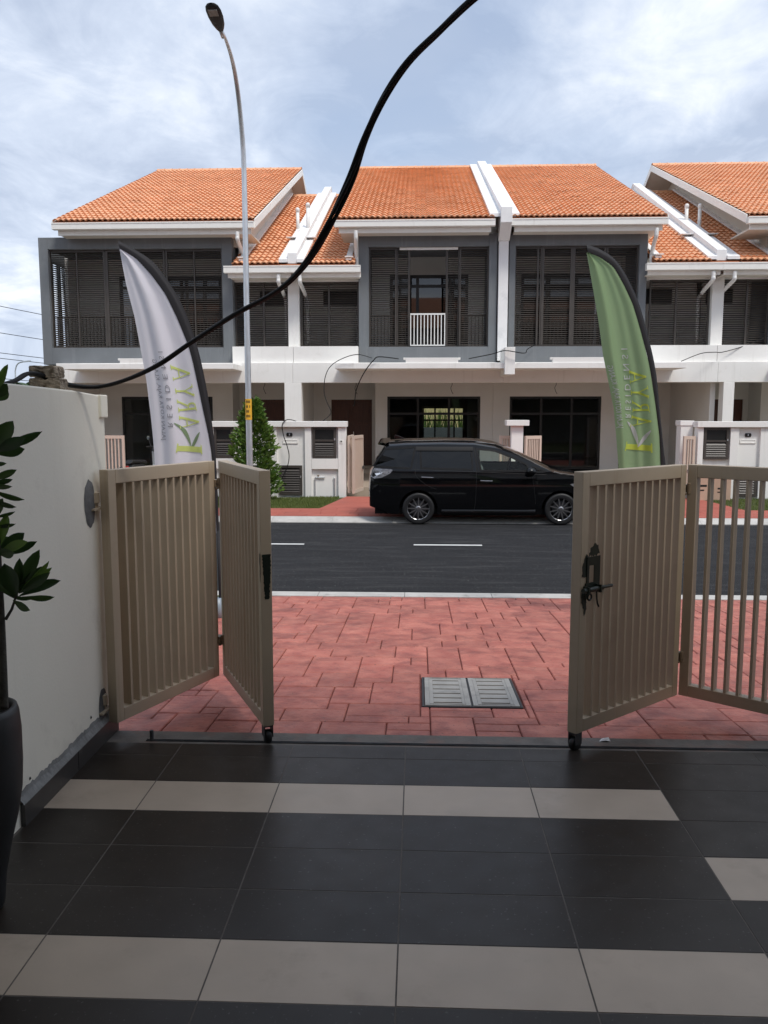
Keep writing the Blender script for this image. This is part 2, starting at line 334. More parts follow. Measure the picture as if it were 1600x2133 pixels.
# ------------------------------------------------------------------ the ground, road, kerbs, paths
APZ = lambda y: -.03 - (y - 4.45) * .0605          # the driveway falls towards the road
struct(MB().add([(-900,-900,-.62),(900,-900,-.62),(900,900,-.62),(-900,900,-.62)], [(0,1,2,3)]).build('ground', 'earth'))
struct(MB().box(-60, 60, 9.5, 16.9, -.6, -.40).build('road', 'asphalt'))
mk = MB()
for k in range(-8, 9):
    x = -.07 + 2.93 * k; mk.add([(x,13.54,-.396),(x+1.12,13.54,-.396),(x+1.12,13.635,-.396),(x,13.635,-.396)], [(0,1,2,3)])
struct(mk.build('road_marking', 'linepaint'))
kn = bpy.data.objects.new('kerb', None); C.objects.link(kn); ORG[kn.name] = (0,0,0); struct(kn)
kb = MB().prism([(9.36,-.6),(9.60,-.6),(9.60,-.335),(9.585,-.322),(9.36,-.322)], 'x', -.497, .497).mesh('kerb_stone', 'kerb')
for k in range(-14, 15): put('kerb_stone', kb, kn, (k*1.0+.35, 0, 0))
kf = bpy.data.objects.new('kerb', None); C.objects.link(kf); ORG[kf.name] = (0,0,0); struct(kf)
kb2 = MB().prism([(16.28,-.6),(16.28,-.385),(16.50,-.325),(16.68,-.318),(16.68,-.6)], 'x', -.598, .598).mesh('kerb_stone', 'kerb')
for k in range(-22, 23): put('kerb_stone', kb2, kf, (k*1.2+.1, 0, 0))
# far footpath: red stamped strips, grass in front of the walls
struct(MB().box(-60, 60, 16.69, 20.6, -.6, -.335).build('far_verge', 'soilgrass'))
fp = struct(MB().box(-30, 30, 16.685, 18.02, -.6, -.322).build('footpath', 'joint'))
fs = [MB().box(.004, w_-.004, .004, .328, 0, .010).mesh('path_stone', 'redfar') for w_ in (.45, .75, .6)]
cnt = 0
for r_ in range(4):
    x = -8.6 + random.random()*.4
    while x < 14:
        k = random.randrange(3)
        put('path_stone', fs[k], fp, (x, 16.69 + r_*.332, -.322)); x += (.45, .75, .6)[k]; cnt += 1
def drive_far(x0, x1, xa, xb):
    o = MB().prism([(x0,18.025),(x1,18.025),(xb,20.62),(xa,20.62)], 'z', -.6, -.313).build('far_driveway', 'redfar'); struct(o)
drive_far(-2.15, 2.35, -1.78, 2.2)
drive_far(2.55, 7.0, 2.6, 6.75)
drive_far(-9.9, -5.35, -9.6, -5.2)
# near driveway of stamped stones
dw = MB().prism([(4.45,APZ(4.45)-.012),(9.355,APZ(9.355)-.012),(9.355,-.6),(4.45,-.6)], 'x', -1.98, 4.6).build('driveway', 'joint', fix=True); struct(dw)
U = .128
NXc, NYc = 51, 38
occ = [[False]*NYc for _ in range(NXc)]
GR = (0.04, 0.655, 5.07, 5.765)                        # the drain opening
cells = []
sizes = [(3,2),(3,2),(2,2),(4,2),(2,2),(3,1),(2,3),(3,3),(2,1),(3,2)]
for j in range(NYc):
    for i in range(NXc):
        if occ[i][j]: continue
        random.shuffle(sizes)
        for (a, b) in sizes + [(1,1)]:
            if i+a > NXc or j+b > NYc or any(occ[i+p][j+q] for p in range(a) for q in range(b)): continue
            for p in range(a):
                for q in range(b): occ[i+p][j+q] = True
            cells.append((i, j, a, b)); break
def paver_mesh(w_, d_):
    g, bv, h = .0022, .0065, .0150; mb = MB()
    def ring(ins, z): return [(ins, ins, z), (w_-ins, ins, z), (w_-ins, d_-ins, z), (ins, d_-ins, z)]
    v = ring(g, -.006) + ring(g+.001, h-.006) + ring(g+bv, h)
    f = [(8,9,10,11)] + [(a, (a+1) % 4, 4+(a+1) % 4, 4+a) for a in range(4)] + [(4+a, 4+(a+1) % 4, 8+(a+1) % 4, 8+a) for a in range(4)]
    return mb.add(v, f)
pm = {}
rest = MB(); pieces = []
for (i, j, a, b) in cells:
    x0, y0 = -1.97 + i*U, 4.47 + j*U; x1, y1 = x0 + a*U, y0 + b*U
    if x1 > GR[0]-.02 and x0 < GR[1]+.02 and y1 > GR[2]-.02 and y0 < GR[3]+.02:
        # trim against the drain
        for (xa, xb, ya, yb) in ((x0, min(x1, GR[0]-.02), y0, y1), (max(x0, GR[1]+.02), x1, y0, y1),
                                 (max(x0, GR[0]-.02), min(x1, GR[1]+.02), y0, min(y1, GR[2]-.02)), (max(x0, GR[0]-.02), min(x1, GR[1]+.02), max(y0, GR[3]+.02), y1)):
            if xb - xa > .025 and yb - ya > .025: pieces.append((xa, ya, xb-xa, yb-ya))
        continue
    if y1 > 9.345: y1 = 9.345
    if y1 - y0 > .03: pieces.append((x0, y0, x1-x0, y1-y0))
def sizek(p):
    x, y, w_, d_ = p; s_ = 1 / (y*y*y)
    vis = (-1.35 < x+w_/2 < 1.6) or y > 6
    return -(w_*d_*s_) * (1 if vis else .2)
pieces.sort(key=sizek)
SL = -math.atan(.0605)
for n_, (x, y, w_, d_) in enumerate(pieces):
    dz = random.uniform(-.002, .002); tx, ty = random.uniform(-.006, .006), random.uniform(-.006, .006)
    if n_ < 300:
        key = (round(w_, 3), round(d_, 3))
        if key not in pm: pm[key] = paver_mesh(w_, d_).mesh('paver', 'paver')
        put('paver', pm[key], dw, (x, y, APZ(y)-.011+dz), (SL+tx, ty, 0))
    else:
        q = paver_mesh(w_, d_); rest.add([(vx+x, vy+y, vz+APZ(y+vy)-.011+dz) for vx, vy, vz in q.v], q.f)
r0 = rest.build('paver', 'paver', dw); r0['kind'] = 'stuff'
# grassy verge beside the near driveway
struct(MB().prism([(4.6,APZ(4.6)-.03),(9.355,-.335),(9.355,-.6),(4.6,-.6)], 'x', -12, -1.985).build('near_verge', 'soilgrass', fix=True))
struct(MB().prism([(4.6,APZ(4.6)-.03),(9.355,-.335),(9.355,-.6),(4.6,-.6)], 'x', 4.605, 14).build('near_verge', 'soilgrass', fix=True))
def grass(name, label, x0, x1, y0, y1, zf, n, h, keep=lambda x, y: True):
    mb = MB()
    for _ in range(n):
        x, y = random.uniform(x0, x1), random.uniform(y0, y1)
        if not keep(x, y): continue
        a = random.uniform(0, 6.28); hh = h*random.uniform(.5, 1.2); w_ = .006 + h*.05; lx, ly = random.uniform(-.5, .5)*hh, random.uniform(-.5, .5)*hh; z = zf(x, y)
        dx, dy = math.cos(a)*w_, math.sin(a)*w_
        mb.add([(x-dx,y-dy,z-.01),(x+dx,y+dy,z-.01),(x+lx,y+ly,z+hh)], [(0,1,2)])
    o = mb.build(name, 'grass'); tag(o, label, 'grass', kind='stuff'); return o
grass('grass', 'clipped green grass strip in front of the meter wall', -5.25, -1.95, 18.03, 20.6, lambda x, y: -.335, 16000, .05, lambda x, y: x < -2.12 + .1*(y-18) and not (-3.5 < x < -2.9 and y > 20.2))
grass('grass', 'green grass strip beyond the right gate leaf', 6.9, 12, 18.03, 20.6, lambda x, y: -.335, 12000, .05)
grass('grass', 'small grass patch beside the white flag base', -3.6, -1.99, 5.2, 9.3, lambda x, y: APZ(y)-.03, 9000, .06)

# ------------------------------------------------------------------ tiled porch floor
pf = MB().box(-3.2, 4.6, -5, 4.27, -.3, -.0012).build('porch_floor', 'grout'); struct(pf)
def tile_mesh(w_, d_, m):
    g, b = .0015, .0015; mb = MB()
    v = [(g,g,-.006),(w_-g,g,-.006),(w_-g,d_-g,-.006),(g,d_-g,-.006),(g+b,g+b,0),(w_-g-b,g+b,0),(w_-g-b,d_-g-b,0),(g+b,d_-g-b,0)]
    return mb.add(v, [(4,5,6,7)] + [(a,(a+1) % 4,4+(a+1) % 4,4+a) for a in range(4)]).mesh('floor_tile', m)
tmc = {}
ys = [.21+.3*k for k in range(14)] + [4.27]
xs = [-1.69, -1.26, -.66, -.06, .54, 1.15, 1.75, 2.35, 2.95, 3.55]
for jx in range(len(xs)-1):
    for jy in range(len(ys)-1):
        y0, y1 = ys[jy], ys[jy+1]
        band = round((y0 - .21)/.3)          # 11 -> 3.51
        light = band in (11, 7, 3) if jx < 5 else band in (9, 5, 1)
        key = (round(xs[jx+1]-xs[jx], 3), round(y1-y0, 3), light)
        if key not in tmc: tmc[key] = tile_mesh(key[0], key[1], 'tilelight' if light else 'tiledark')
        put('floor_tile', tmc[key], pf, (xs[jx], y0, random.uniform(-.0004, .0004)), (random.uniform(-.0006, .0006), random.uniform(-.0006, .0006), 0))
struct(MB().box(-1.69, 4.6, 4.2705, 4.448, -.3, -.004).build('threshold', 'sill', bevel=.004))
tr = MB().box(-1.47, 3.2, 4.300, 4.303, -.012, .002).box(-1.47, 3.2, 4.315, 4.318, -.012, .002).box(-1.47, 3.2, 4.3031, 4.3149, -.012, -.002)
tg = thing('gate_track', 'thin dark steel track along the edge of the tiled floor', 'gate track', (0, 4.3, 0))
tr.build('rail', 'steel', tg); MB().tube([(-1.44,4.306,0),(-1.44,4.306,.055)], .011, 8).build('stop_pin', 'steel', tg)

# ------------------------------------------------------------------ our own side: porch roof, house behind the camera (lights and reflections)
struct(MB().box(-3.4, 4.0, -1.6, 2.45, 3.05, 3.3).build('porch_ceiling', 'white'))
struct(MB().box(-3.4, 4.4, -1.75, -1.605, -.3, 3.2).build('front_wall', 'owndark'))  # unseen; set close and coloured dark to dim the porch
struct(MB().box(-30, 30, -12, -5.05, -.3, 6.6).box(-30, -3.45, -5.04, 1.2, 2.6, 6.6).box(5.25, 30, -5.04, 1.2, 2.6, 6.6).box(-3.44, 4.9, -5.04, 1.2, 3.32, 6.6).build('house_wall', 'white'))
struct(MB().prism([(1.9,6.75),(-6.5,9.6),(-15,6.75),(-15,6.65),(-6.5,9.4),(1.9,6.6)], 'x', -30, 30).build('house_roof', 'ownroof', fix=True))
struct(MB().box(4.65, 4.85, -1.6, 4.4, -.3, 1.55).build('side_wall', 'wallnear'))

# ------------------------------------------------------------------ left boundary wall
bw = thing('boundary_wall', 'cream rendered boundary wall with dark skirting beside the tiled floor', 'wall', (-1.8, 4.4, 0))
top = [(-5, 1.93), (3.5, 1.888), (4.1, 1.876), (4.49, 1.856)]
MB().prism([(-5,-.3),(4.49,-.3)] + [p for p in reversed(top)], 'x', -1.86, -1.70).build('wall', 'wallnear', bw, bevel=.008, fix=True)
MB().box(-1.875, -1.685, 4.41, 4.505, 1.74, 1.862).build('coping', 'wallnear', bw, bevel=.006)
sk = MB().box(-1.699, -1.679, .002, .598, -.01, .10).mesh('skirting_tile', 'skirt')
for k, y0 in enumerate((3.34, 3.91)):
    put('skirting_tile', sk, bw, (0, y0, 0), (0,0,0), (1, (.945, .93)[k], 1))
led = MB(); rows = []
ny = 60
for i in range(ny+1):
    y = 3.33 + (4.46-3.33)*i/ny; j = random.uniform(-.006, .008)
    rows.append([(-1.676, y, .1005), (-1.680, y, .108), (-1.6965, y, .128+j), (-1.6995, y, .150+j)])
led.grid(rows).build('cement_ledge', 'skirttop', bw)
def blob(cy, cz, ry, rz, x, n=26, seed=1, jag=.045):
    rnd = random.Random(seed); P = []
    for k in range(n):
        a = 2*math.pi*k/n; q = 1 + rnd.uniform(-jag, jag); P.append((x, cy + math.cos(a)*ry*q, cz + math.sin(a)*rz*q))
    return MB().add(P + [(x+.006, cy, cz)], [(k, (k+1) % n, n) for k in range(n)])
blob(4.235, 1.30, .072, .125, -1.6985, seed=3).build('cement_patch', 'cement', bw, smooth=True, fix=True)
blob(4.30, .17, .060, .12, -1.6985, seed=5).build('cement_patch', 'cement', bw, smooth=True, fix=True)
blob(3.44, .172, .006, .008, -1.6985, n=8, seed=6).build('nail_hole', 'black', bw, fix=True)
blob(4.13, .19, .007, .010, -1.6985, n=8, seed=7).build('nail_hole', 'black', bw, fix=True)
def rough_block(name, label, c, sx, sy, sz, rz, seed, parent_group):
    rnd = random.Random(seed); bm = bmesh.new(); bmesh.ops.create_cube(bm, size=1.0)
    bmesh.ops.subdivide_edges(bm, edges=bm.edges, cuts=7, use_grid_fill=True)
    for v in bm.verts:
        q = v.co.copy(); notch = .16 if (abs(q.x) < .09 and q.z > .35) else 0
        v.co = Vector((q.x*sx, q.y*sy, (q.z - notch)*sz)) + Vector((rnd.uniform(-1,1), rnd.uniform(-1,1), rnd.uniform(-1,1)))*.0022
        if abs(q.x) > .45 and abs(q.z) > .4: v.co *= .95
    me = bpy.data.meshes.new(name); bm.to_mesh(me); bm.free(); me.materials.append(M['block'])
    o = bpy.data.objects.new(name, me); C.objects.link(o); o.location = c; o.rotation_euler = (0,0,rz); return tag(o, label, 'concrete block', parent_group)
rough_block('concrete_block', 'lower and paler concrete block resting on the boundary wall', (-1.79, 4.02, 1.905), .145, .11, .056, .08, 1, 'blocks on the boundary wall')
rough_block('concrete_block', 'upper rough brown concrete block with a notch, stacked on another', (-1.797, 4.02, 1.963), .128, .10, .056, -.05, 2, 'blocks on the boundary wall')

# ------------------------------------------------------------------ folding gate leaves
BARS = 12
def gate_leaf(label, hx, hy, tx_, ty_, extra=None):
    """leaf from (hx,hy) to (tx_,ty_); local x runs along the leaf, local y across it"""
    Ln = math.hypot(tx_-hx, ty_-hy); ang = math.atan2(ty_-hy, tx_-hx)
    g = thing('gate_leaf', label, 'gate', (hx, hy, 0), ang, 'folding gate leaves', local=True)
    z0, z1, st, th = .095, 1.47, .055, .030
    MB().box(0, st, -th, th, z0, z1).build('stile', 'gate', g, bevel=.003)
    MB().box(Ln-st, Ln, -th, th, z0, z1).build('stile', 'gate', g, bevel=.003)
    MB().box(st+.0005, Ln-st-.0005, -th+.0005, th-.0005, z1-.075, z1-.0005).build('top_rail', 'gate', g, bevel=.003)
    MB().box(st+.0005, Ln-st-.0005, -th+.0005, th-.0005, z0+.0005, z0+.07).build('bottom_rail', 'gate', g, bevel=.003)
    bw_ = .015; n = BARS - 1; span = Ln - 2*st
    bmesh_ = MB().box(-bw_/2, bw_/2, -.0285, .0285, z0+.071, z1-.076).mesh('bar', 'gate')
    for k in range(1, n+1):
        put('bar', bmesh_, g, (st + span*k/(n+1), 0, 0))
    return g, Ln
def hinge(g, x, z, s=1):
    MB().box(x-.03, x+.03, s*.027, s*.047, z-.03, z+.03).tube([(x, s*.052, z-.036), (x, s*.052, z+.036)], .013, 10).build('hinge', 'hinge', g, bevel=.002)
gl1, n1_ = gate_leaf('left outer taupe gate leaf hinged to the cream wall by round hinges', -1.648, 4.305, -1.292, 5.150)
gl2, n2_ = gate_leaf('left inner taupe gate leaf with a black green paint smear on its end stile', -1.222, 5.180, -.795, 4.290)
gl3, n3_ = gate_leaf('taupe gate leaf carrying the dark green slide bolt', .812, 4.262, 1.528, 4.905)
gl4, n4_ = gate_leaf('rightmost taupe gate leaf with open gaps showing the driveway', 1.575, 4.912, 2.315, 4.312)
# wall hinges of leaf 1
for z in (1.30, .20):
    MB().tube([(-.012,.06,z-.006),(-.012,.06,z+.05)], .028, 14).tube([(-.012,.06,z-.03),(-.012,.06,z-.0065)], .018, 12).obox((-.03,.085,z+.022),(.045,.018,0),(-.004,.010,0),(0,0,.018)).build('barrel_hinge', 'gate', gl1, bevel=.002)
    MB().obox((-.018,.045,z-.036),(.060,.022,0),(-.008,.020,0),(0,0,.005)).build('hinge_lug', 'gate', gl1)
for z in (1.33, .33):
    MB().obox((n1_+.018,-.02,z),(.030,0,0),(0,.024,0),(0,0,.022)).tube([(n1_+.012,-.05,z-.030),(n1_+.012,-.05,z+.032)], .012, 10).obox((n1_+.03,-.02,z-.033),(.034,.012,0),(-.004,.014,0),(0,0,.004)).build('hinge', 'hinge', gl1, bevel=.002)
    MB().obox((n3_+.022,.0,z),(.032,0,0),(0,.024,0),(0,0,.022)).tube([(n3_+.015,-.04,z-.030),(n3_+.015,-.04,z+.032)], .012, 10).obox((n3_+.03,-.01,z-.033),(.038,.012,0),(-.004,.016,0),(0,0,.004)).build('hinge', 'hinge', gl3, bevel=.002)
def caster(g, x):
    MB().box(x-.026, x+.026, -.025, -.020, .03, .094).box(x-.026, x+.026, .020, .025, .03, .094).box(x-.026, x+.026, -.0195, .0195, .088, .0945).build('caster_bracket', 'steel', g)
    MB().lathe([(.004,-.016),(.034,-.016),(.037,-.010),(.037,.010),(.034,.016),(.004,.016)], 20, (x, 0, .030), 'y').build('caster_wheel', 'rubber', g, smooth=True)
caster(gl2, n2_-.03); caster(gl3, .03)
def smear(pts, y, seed, g, name='paint_smear', m='lockgreen'):
    rnd = random.Random(seed); n = len(pts); P = []
    for i in range(n):
        a = Vector(pts[i]); b = Vector(pts[(i+1) % n]); d = max(2, int((b-a).length/.008))
        for k in range(d):
            q = a.lerp(b, k/d) + Vector((rnd.uniform(-.004,.004), rnd.uniform(-.006,.006))); P.append((q.x, y, q.y))
    c = Vector((sum(p[0] for p in P)/len(P), y, sum(p[2] for p in P)/len(P)))
    return MB().add(P + [tuple(c)], [(k, (k+1) % len(P), len(P)) for k in range(len(P))]).build(name, m, g, fix=True)
# leaf 2: smear on the end stile, both on its face and end; camera sees the +y side of the leaf after rotation
rs = random.Random(9); P_ = []
for k in range(40):                                            # brushed paint over the narrow end face
    f = k/39; e_ = .016 + .008*math.sin(f*9) - .010*f
    P_.append((n2_+.0014, -.010 - .012*(1-f) + rs.uniform(-.0025,.0025), 1.03 - .24*f))
for k in range(40):
    f = 1-k/39; P_.append((n2_+.0014, .024 - .010*f*f + rs.uniform(-.003,.003), 1.03 - .24*f))
MB().add(P_, [tuple(q) for q in [(k, k+1, 78-k, 79-k) for k in range(39)]]).build('paint_smear', 'lockgreen', gl2, fix=True)
smear([(n2_-.020,1.03),(n2_-.001,1.03),(n2_-.001,.90),(n2_-.008,.88)], -.0318, 5, gl2)
# leaf 3: bolt, backing plates with a hole, keeper loop, smears
yf = -.032
PB = lambda x0, x1, z0, z1, d=.004: (x0, x1, yf-d, yf, z0, z1)
MB().box(.045,.155,yf-.004,yf,.985,1.03).box(.045,.064,yf-.004,yf,.895,.985).box(.105,.155,yf-.004,yf,.895,.985).box(.035,.155,yf-.004,yf,.865,.895).build('lock_plate', 'lockgreen', gl3)
MB().tube([(-.004,yf-.020,.862),(.155,yf-.020,.862)], .014, 14).tube([(.1551,yf-.020,.862),(.235,yf-.020,.862),(.245,yf-.020,.862)], [.0095,.0095,.006], 12).box(.020,.032,yf-.037,yf,.842,.882).box(.120,.132,yf-.037,yf,.842,.882).build('slide_bolt', 'lockgreen', gl3, auto=40)
MB().tube([(.060+.016*math.cos(a), yf-.012, .822+.016*math.sin(a)) for a in [k*math.pi/8 for k in range(17)]], .0055, 8).build('keeper_ring', 'lockgreen', gl3)
MB().tube([(.105,yf-.022,.850),(.106,yf-.024,.81),(.112,yf-.024,.785),(.125,yf-.024,.765)], .005, 8).build('bolt_handle', 'lockgreen', gl3)
smear([(.010,.800),(.012,.85),(.045,.88),(.058,.855),(.052,.80),(.05,.735),(.030,.725),(.028,.76)], -.0318, 7, gl3)
smear([(.010,.925),(.012,.985),(.040,1.045),(.066,1.035),(.046,.93)], -.0318, 8, gl3)
smear([(.062,1.035),(.075,1.075),(.108,1.095),(.140,1.085),(.152,1.045),(.12,1.032)], -.0318, 9, gl3)

# ------------------------------------------------------------------ drain cover in the driveway
dc = thing('drain_cover', 'grey slotted twin drain cover set in the red driveway', 'drain cover', (.345, 5.42, APZ(5.42)))
sl = .0605
def on_slope(mb): mb.v = [(x, y, z + APZ(y)) for x, y, z in mb.v]; return mb
x0, x1, y0, y1 = GR
f_ = MB().box(x0-.008, x1+.008, y0-.008, y0+.006, -.05, .006).box(x0-.008, x1+.008, y1-.006, y1+.008, -.05, .006).box(x0-.008, x0+.006, y0+.0061, y1-.0061, -.05, .006).box(x1-.006, x1+.008, y0+.0061, y1-.0061, -.05, .006).box((x0+x1)/2-.004, (x0+x1)/2+.004, y0+.0061, y1-.0061, -.05, .002)
on_slope(f_).build('frame', 'gratedark', dc)
on_slope(MB().add([(x0,y0,-.06),(x1,y0,-.06),(x1,y1,-.06),(x0,y1,-.06)], [(0,1,2,3)])).build('pit', 'hole', dc)
def cover(xa, xb):
    mb = MB(); ya, yb = y0+.012, y1-.010; wx = xb-xa; n = 6
    # outer margin then slats between six slots
    mb.box(xa, xa+.055, ya, yb, -.03, .010).box(xb-.055, xb, ya, yb, -.03, .010)
    pitch = (yb-ya)/ (n + .35)
    y = ya
    for k in range(n+1):
        s0 = ya + .45*pitch + k*pitch if k < n else yb
        a = y; b = s0 if k < n else yb
        mb.box(xa+.0551, xb-.0551, a, b, -.03, .0095)
        y = b + .024
    # raised inner border
    for (p, q, r_, s_) in ((xa+.030, xb-.030, ya+.018, ya+.024), (xa+.030, xb-.030, yb-.024, yb-.018), (xa+.030, xa+.036, ya+.0241, yb-.0241), (xb-.036, xb-.030, ya+.0241, yb-.0241)):
        mb.box(p, q, r_, s_, .0095, .0135)
    on_slope(mb).build('cover_panel', 'grate', dc, bevel=.0025)
cover(x0+.010, (x0+x1)/2-.007); cover((x0+x1)/2+.007, x1-.010)
pp = MB().add([(.985,4.40,-.006),(1.02,4.385,.006),(1.05,4.40,-.004),(1.045,4.43,.008),(1.01,4.44,-.004),(1.02,4.41,.012)], [(0,1,5),(1,2,5),(2,3,5),(3,4,5),(4,0,5)]).build('paper_scrap', 'paper')
tag(pp, 'crumpled white paper scrap on the threshold right of the gate wheel', 'paper scrap')
# ------------------------------------------------------------------ the terrace houses across the road
YG, YB, YM, YL, YLG, YR = 23.2, 23.9, 23.55, 22.4, 23.3, 33.0
ZUE, ZUR = 6.92, 10.94          # upper eave / ridge
ZLE, ZLR = 5.76, 9.95           # lower eave / ridge
SU = (ZUR-ZUE)/(YR-YG); SLO = (ZLR-ZLE)/(YR-YLG)
zu = lambda y: ZUE + SU*(y-YG); zl = lambda y: ZLE + SLO*(y-YLG)
def tile_piece(w_, gauge, m=None):
    """an interlocking tile with two rolls, a thick nose and an open shadow under it"""
    seg = 12; h = .036; mb = MB()
    def row(yy, base): return [(w_*i/seg, yy, base + h*(.5 - .5*math.cos(2*math.pi*2*i/seg))**.8) for i in range(seg+1)]
    mb.grid([row(-.016, .052), row(gauge+.02, .008)])
    mb.grid([row(.02, .006), row(-.012, .022), row(-.0162, .0515)])
    return mb
TILE_W, TILE_G = .30, .32
def roof_field(parent, xa, xb, ya, yb, zf, slope, nsingle):
    """rows of interlocking tiles: the lowest rows as pieces, the rest joined"""
    nx = max(1, round((xb-xa)/TILE_W)); wx = (xb-xa)/nx; ang = math.atan(slope); Ls = (yb-ya)/math.cos(ang); ny = round(Ls/TILE_G); gy = Ls/ny
    base = tile_piece(wx, gy); me = base.mesh('roof_tile', 'tile', smooth=True); rest = MB(); n = 0
    ca, sa = math.cos(ang), math.sin(ang)
    for j in range(ny):
        for i in range(nx):
            x = xa + i*wx; y = ya + j*gy*ca; z = zf(y); jz = random.uniform(-.004, .004); jr = random.uniform(-.010, .010)
            if n < nsingle: put('roof_tile', me, parent, (x, y, z+jz), (ang+jr, random.uniform(-.008, .008), 0)); n += 1
            else:
                rest.add([(vx+x, y+vy*ca-vz*sa, z+vy*sa+vz*ca+jz) for vx, vy, vz in base.v], base.f)
    if rest.v:
        o = rest.build('roof_tile', 'tile', parent, smooth=True); o['kind'] = 'stuff'
def ridge(parent, xa, xb, z):
    n = max(1, round((xb-xa)/.30)); wx = (xb-xa)/n
    prof = [(-.14,-.055),(-.09,.02),(0,.055),(.09,.02),(.14,-.055)]
    m_ = MB(); rows = []
    for x, k in ((0,1.0),(wx*.82,1.0),(wx*.83,1.18),(wx,1.18)): rows.append([(x, p*k, q*k) for p, q in prof])
    me = m_.grid(rows).mesh('ridge_tile', 'tile')
    for i in range(n): put('ridge_tile', me, parent, (xa+i*wx, YR, z))
def deck(name, parent, xa, xb, zf, ya, th=.10, yback=38.0):
    zr = zf(YR); zb = zr - (yback-YR)*.45
    return MB().prism([(ya, zf(ya)), (YR, zr), (yback, zb), (yback, zb-th), (YR, zr-th), (ya, zf(ya)-th)], 'x', xa, xb).build(name, 'tiledeck', parent, fix=True)
def gutter(parent, xa, xb, yf_, zt, zb, zfas, inset, inset2=None):
    mb = MB(); d = .16
    mb.prism([(yf_, zb), (yf_-.004, zt-.035), (yf_-.016, zt-.030), (yf_-.016, zt), (yf_+.006, zt), (yf_+.010, zb+.012), (yf_+d, zb+.012), (yf_+d, zt), (yf_+d+.01, zt), (yf_+d+.01, zb)], 'x', xa, xb)
    mb.box(xa, xa+.012, yf_+.011, yf_+d-.001, zb+.0121, zt-.002).box(xb-.012, xb, yf_+.011, yf_+d-.001, zb+.0121, zt-.002)
    mb.build('gutter', 'gutter', parent, fix=True)
    MB().box(xa+inset, xb-(inset if inset2 is None else inset2), yf_+.18, yf_+.22, zfas, zb+.06).build('fascia', 'gutter', parent)
def spout(parent, x, yg, zt, dx, drop=.5, run=0.0, low=.7):
    # an elbow that leaves the gutter and runs back under the eave to the wall
    yb_ = yg + run
    p = catmull([(x, yg+.09, zt+.02), (x, yg+.09, zt-.10), (x, yg+.13, zt-.20), (x+dx*.5, yg+.13+(run-.13)*.5, zt-.20-drop*.5), (x+dx, yb_-.05, zt-.22-drop), (x+dx, yb_, zt-.34-drop), (x+dx, yb_, zt-.34-drop-low)], 6)
    MB().tube(p, .055, 12).build('downpipe', 'pvc', parent, smooth=True)
def screen(parent, x0, x1, z0, z1, y, cells, pitch=.0605, name='louvre_screen', slat_tilt=40, n_slat=None):
    """a frame with vertical stiles at cells, slats between the outer ones; slats are sub-parts"""
    f = MB(); t = .035
    f.box(x0, x1, y, y+.05, z1-.06, z1).box(x0, x1, y, y+.05, z0, z0+.045)
    for cx, cw in cells: f.box(cx-cw/2, cx+cw/2, y-.004, y+.046, z0+.0452, z1-.0602)
    s = f.build(name, 'brown', parent)
    n = n_slat or int((z1-z0-.12)/pitch); sm = MB().obox((0,0,0), (.5,0,0), (0,.021*math.cos(R(slat_tilt)),.021*math.sin(R(slat_tilt))), (0,-.003*math.sin(R(slat_tilt)),.003*math.cos(R(slat_tilt)))).mesh('slat', 'brown')
    for k in range(n):
        put('slat', sm, s, ((x0+x1)/2, y+.075, z0+.075+(z1-z0-.15)*k/(n-1)), (random.uniform(-.05,.05),0,0), (x1-x0-.02, 1, 1))
    return s
def frame_rect(x0, x1, z0, z1, y0, y1, t):
    return MB().box(x0, x0+t, y0, y1, z0, z1).box(x1-t, x1, y0, y1, z0, z1).box(x0+t+.0005, x1-t-.0005, y0, y1, z1-t, z1).box(x0+t+.0005, x1-t-.0005, y0, y1, z0, z0+t)
def window(parent, x0, x1, z0, z1, y, mull, trans, gm='glass', t=.06, name='window'):
    f = frame_rect(x0, x1, z0, z1, y, y+.06, t)
    for mx_ in mull: f.box(mx_-t/2, mx_+t/2, y+.003, y+.057, z0+t+.001, z1-t-.001)
    for tz in trans: f.box(x0+t+.001, x1-t-.001, y+.006, y+.054, tz-t/2, tz+t/2)
    wd = f.build(name, 'blackframe', parent)
    xs_ = [x0+t] + list(mull) + [x1-t]; zs_ = [z0+t] + list(trans) + [z1-t]
    for a, b in zip(xs_, xs_[1:]):
        for c, d in zip(zs_, zs_[1:]):
            yy = y + .03 + random.uniform(-.001, .001); tl = random.uniform(-.004, .004)
            MB().add([(a, yy, c), (b, yy+tl, c), (b, yy+tl, d), (a, yy, d)], [(0,1,2,3)]).build('pane', gm, wd)
    return wd
def panel_door(parent, x0, x1, z0, z1, y):
    d = MB().box(x0, x1, y, y+.05, z0, z1).build('door', 'wood', parent)
    for (a, b) in ((.06, .47), (.53, .94)):
        for (c, e) in ((.05, .28), (.32, .62), (.66, .95)):
            xa, xb, za, zb = lerp(x0,x1,a), lerp(x0,x1,b), lerp(z0,z1,c), lerp(z0,z1,e)
            MB().prism([(xa,za),(xb,za),(xb,zb),(xa,zb)], 'y', y-.012, y-.001).build('door_panel', 'wood', d, bevel=.01)
    MB().box((x0+x1)/2+.05, (x0+x1)/2+.07, y-.05, y-.013, lerp(z0,z1,.42), lerp(z0,z1,.52)).build('handle', 'chrome', d)
    return d
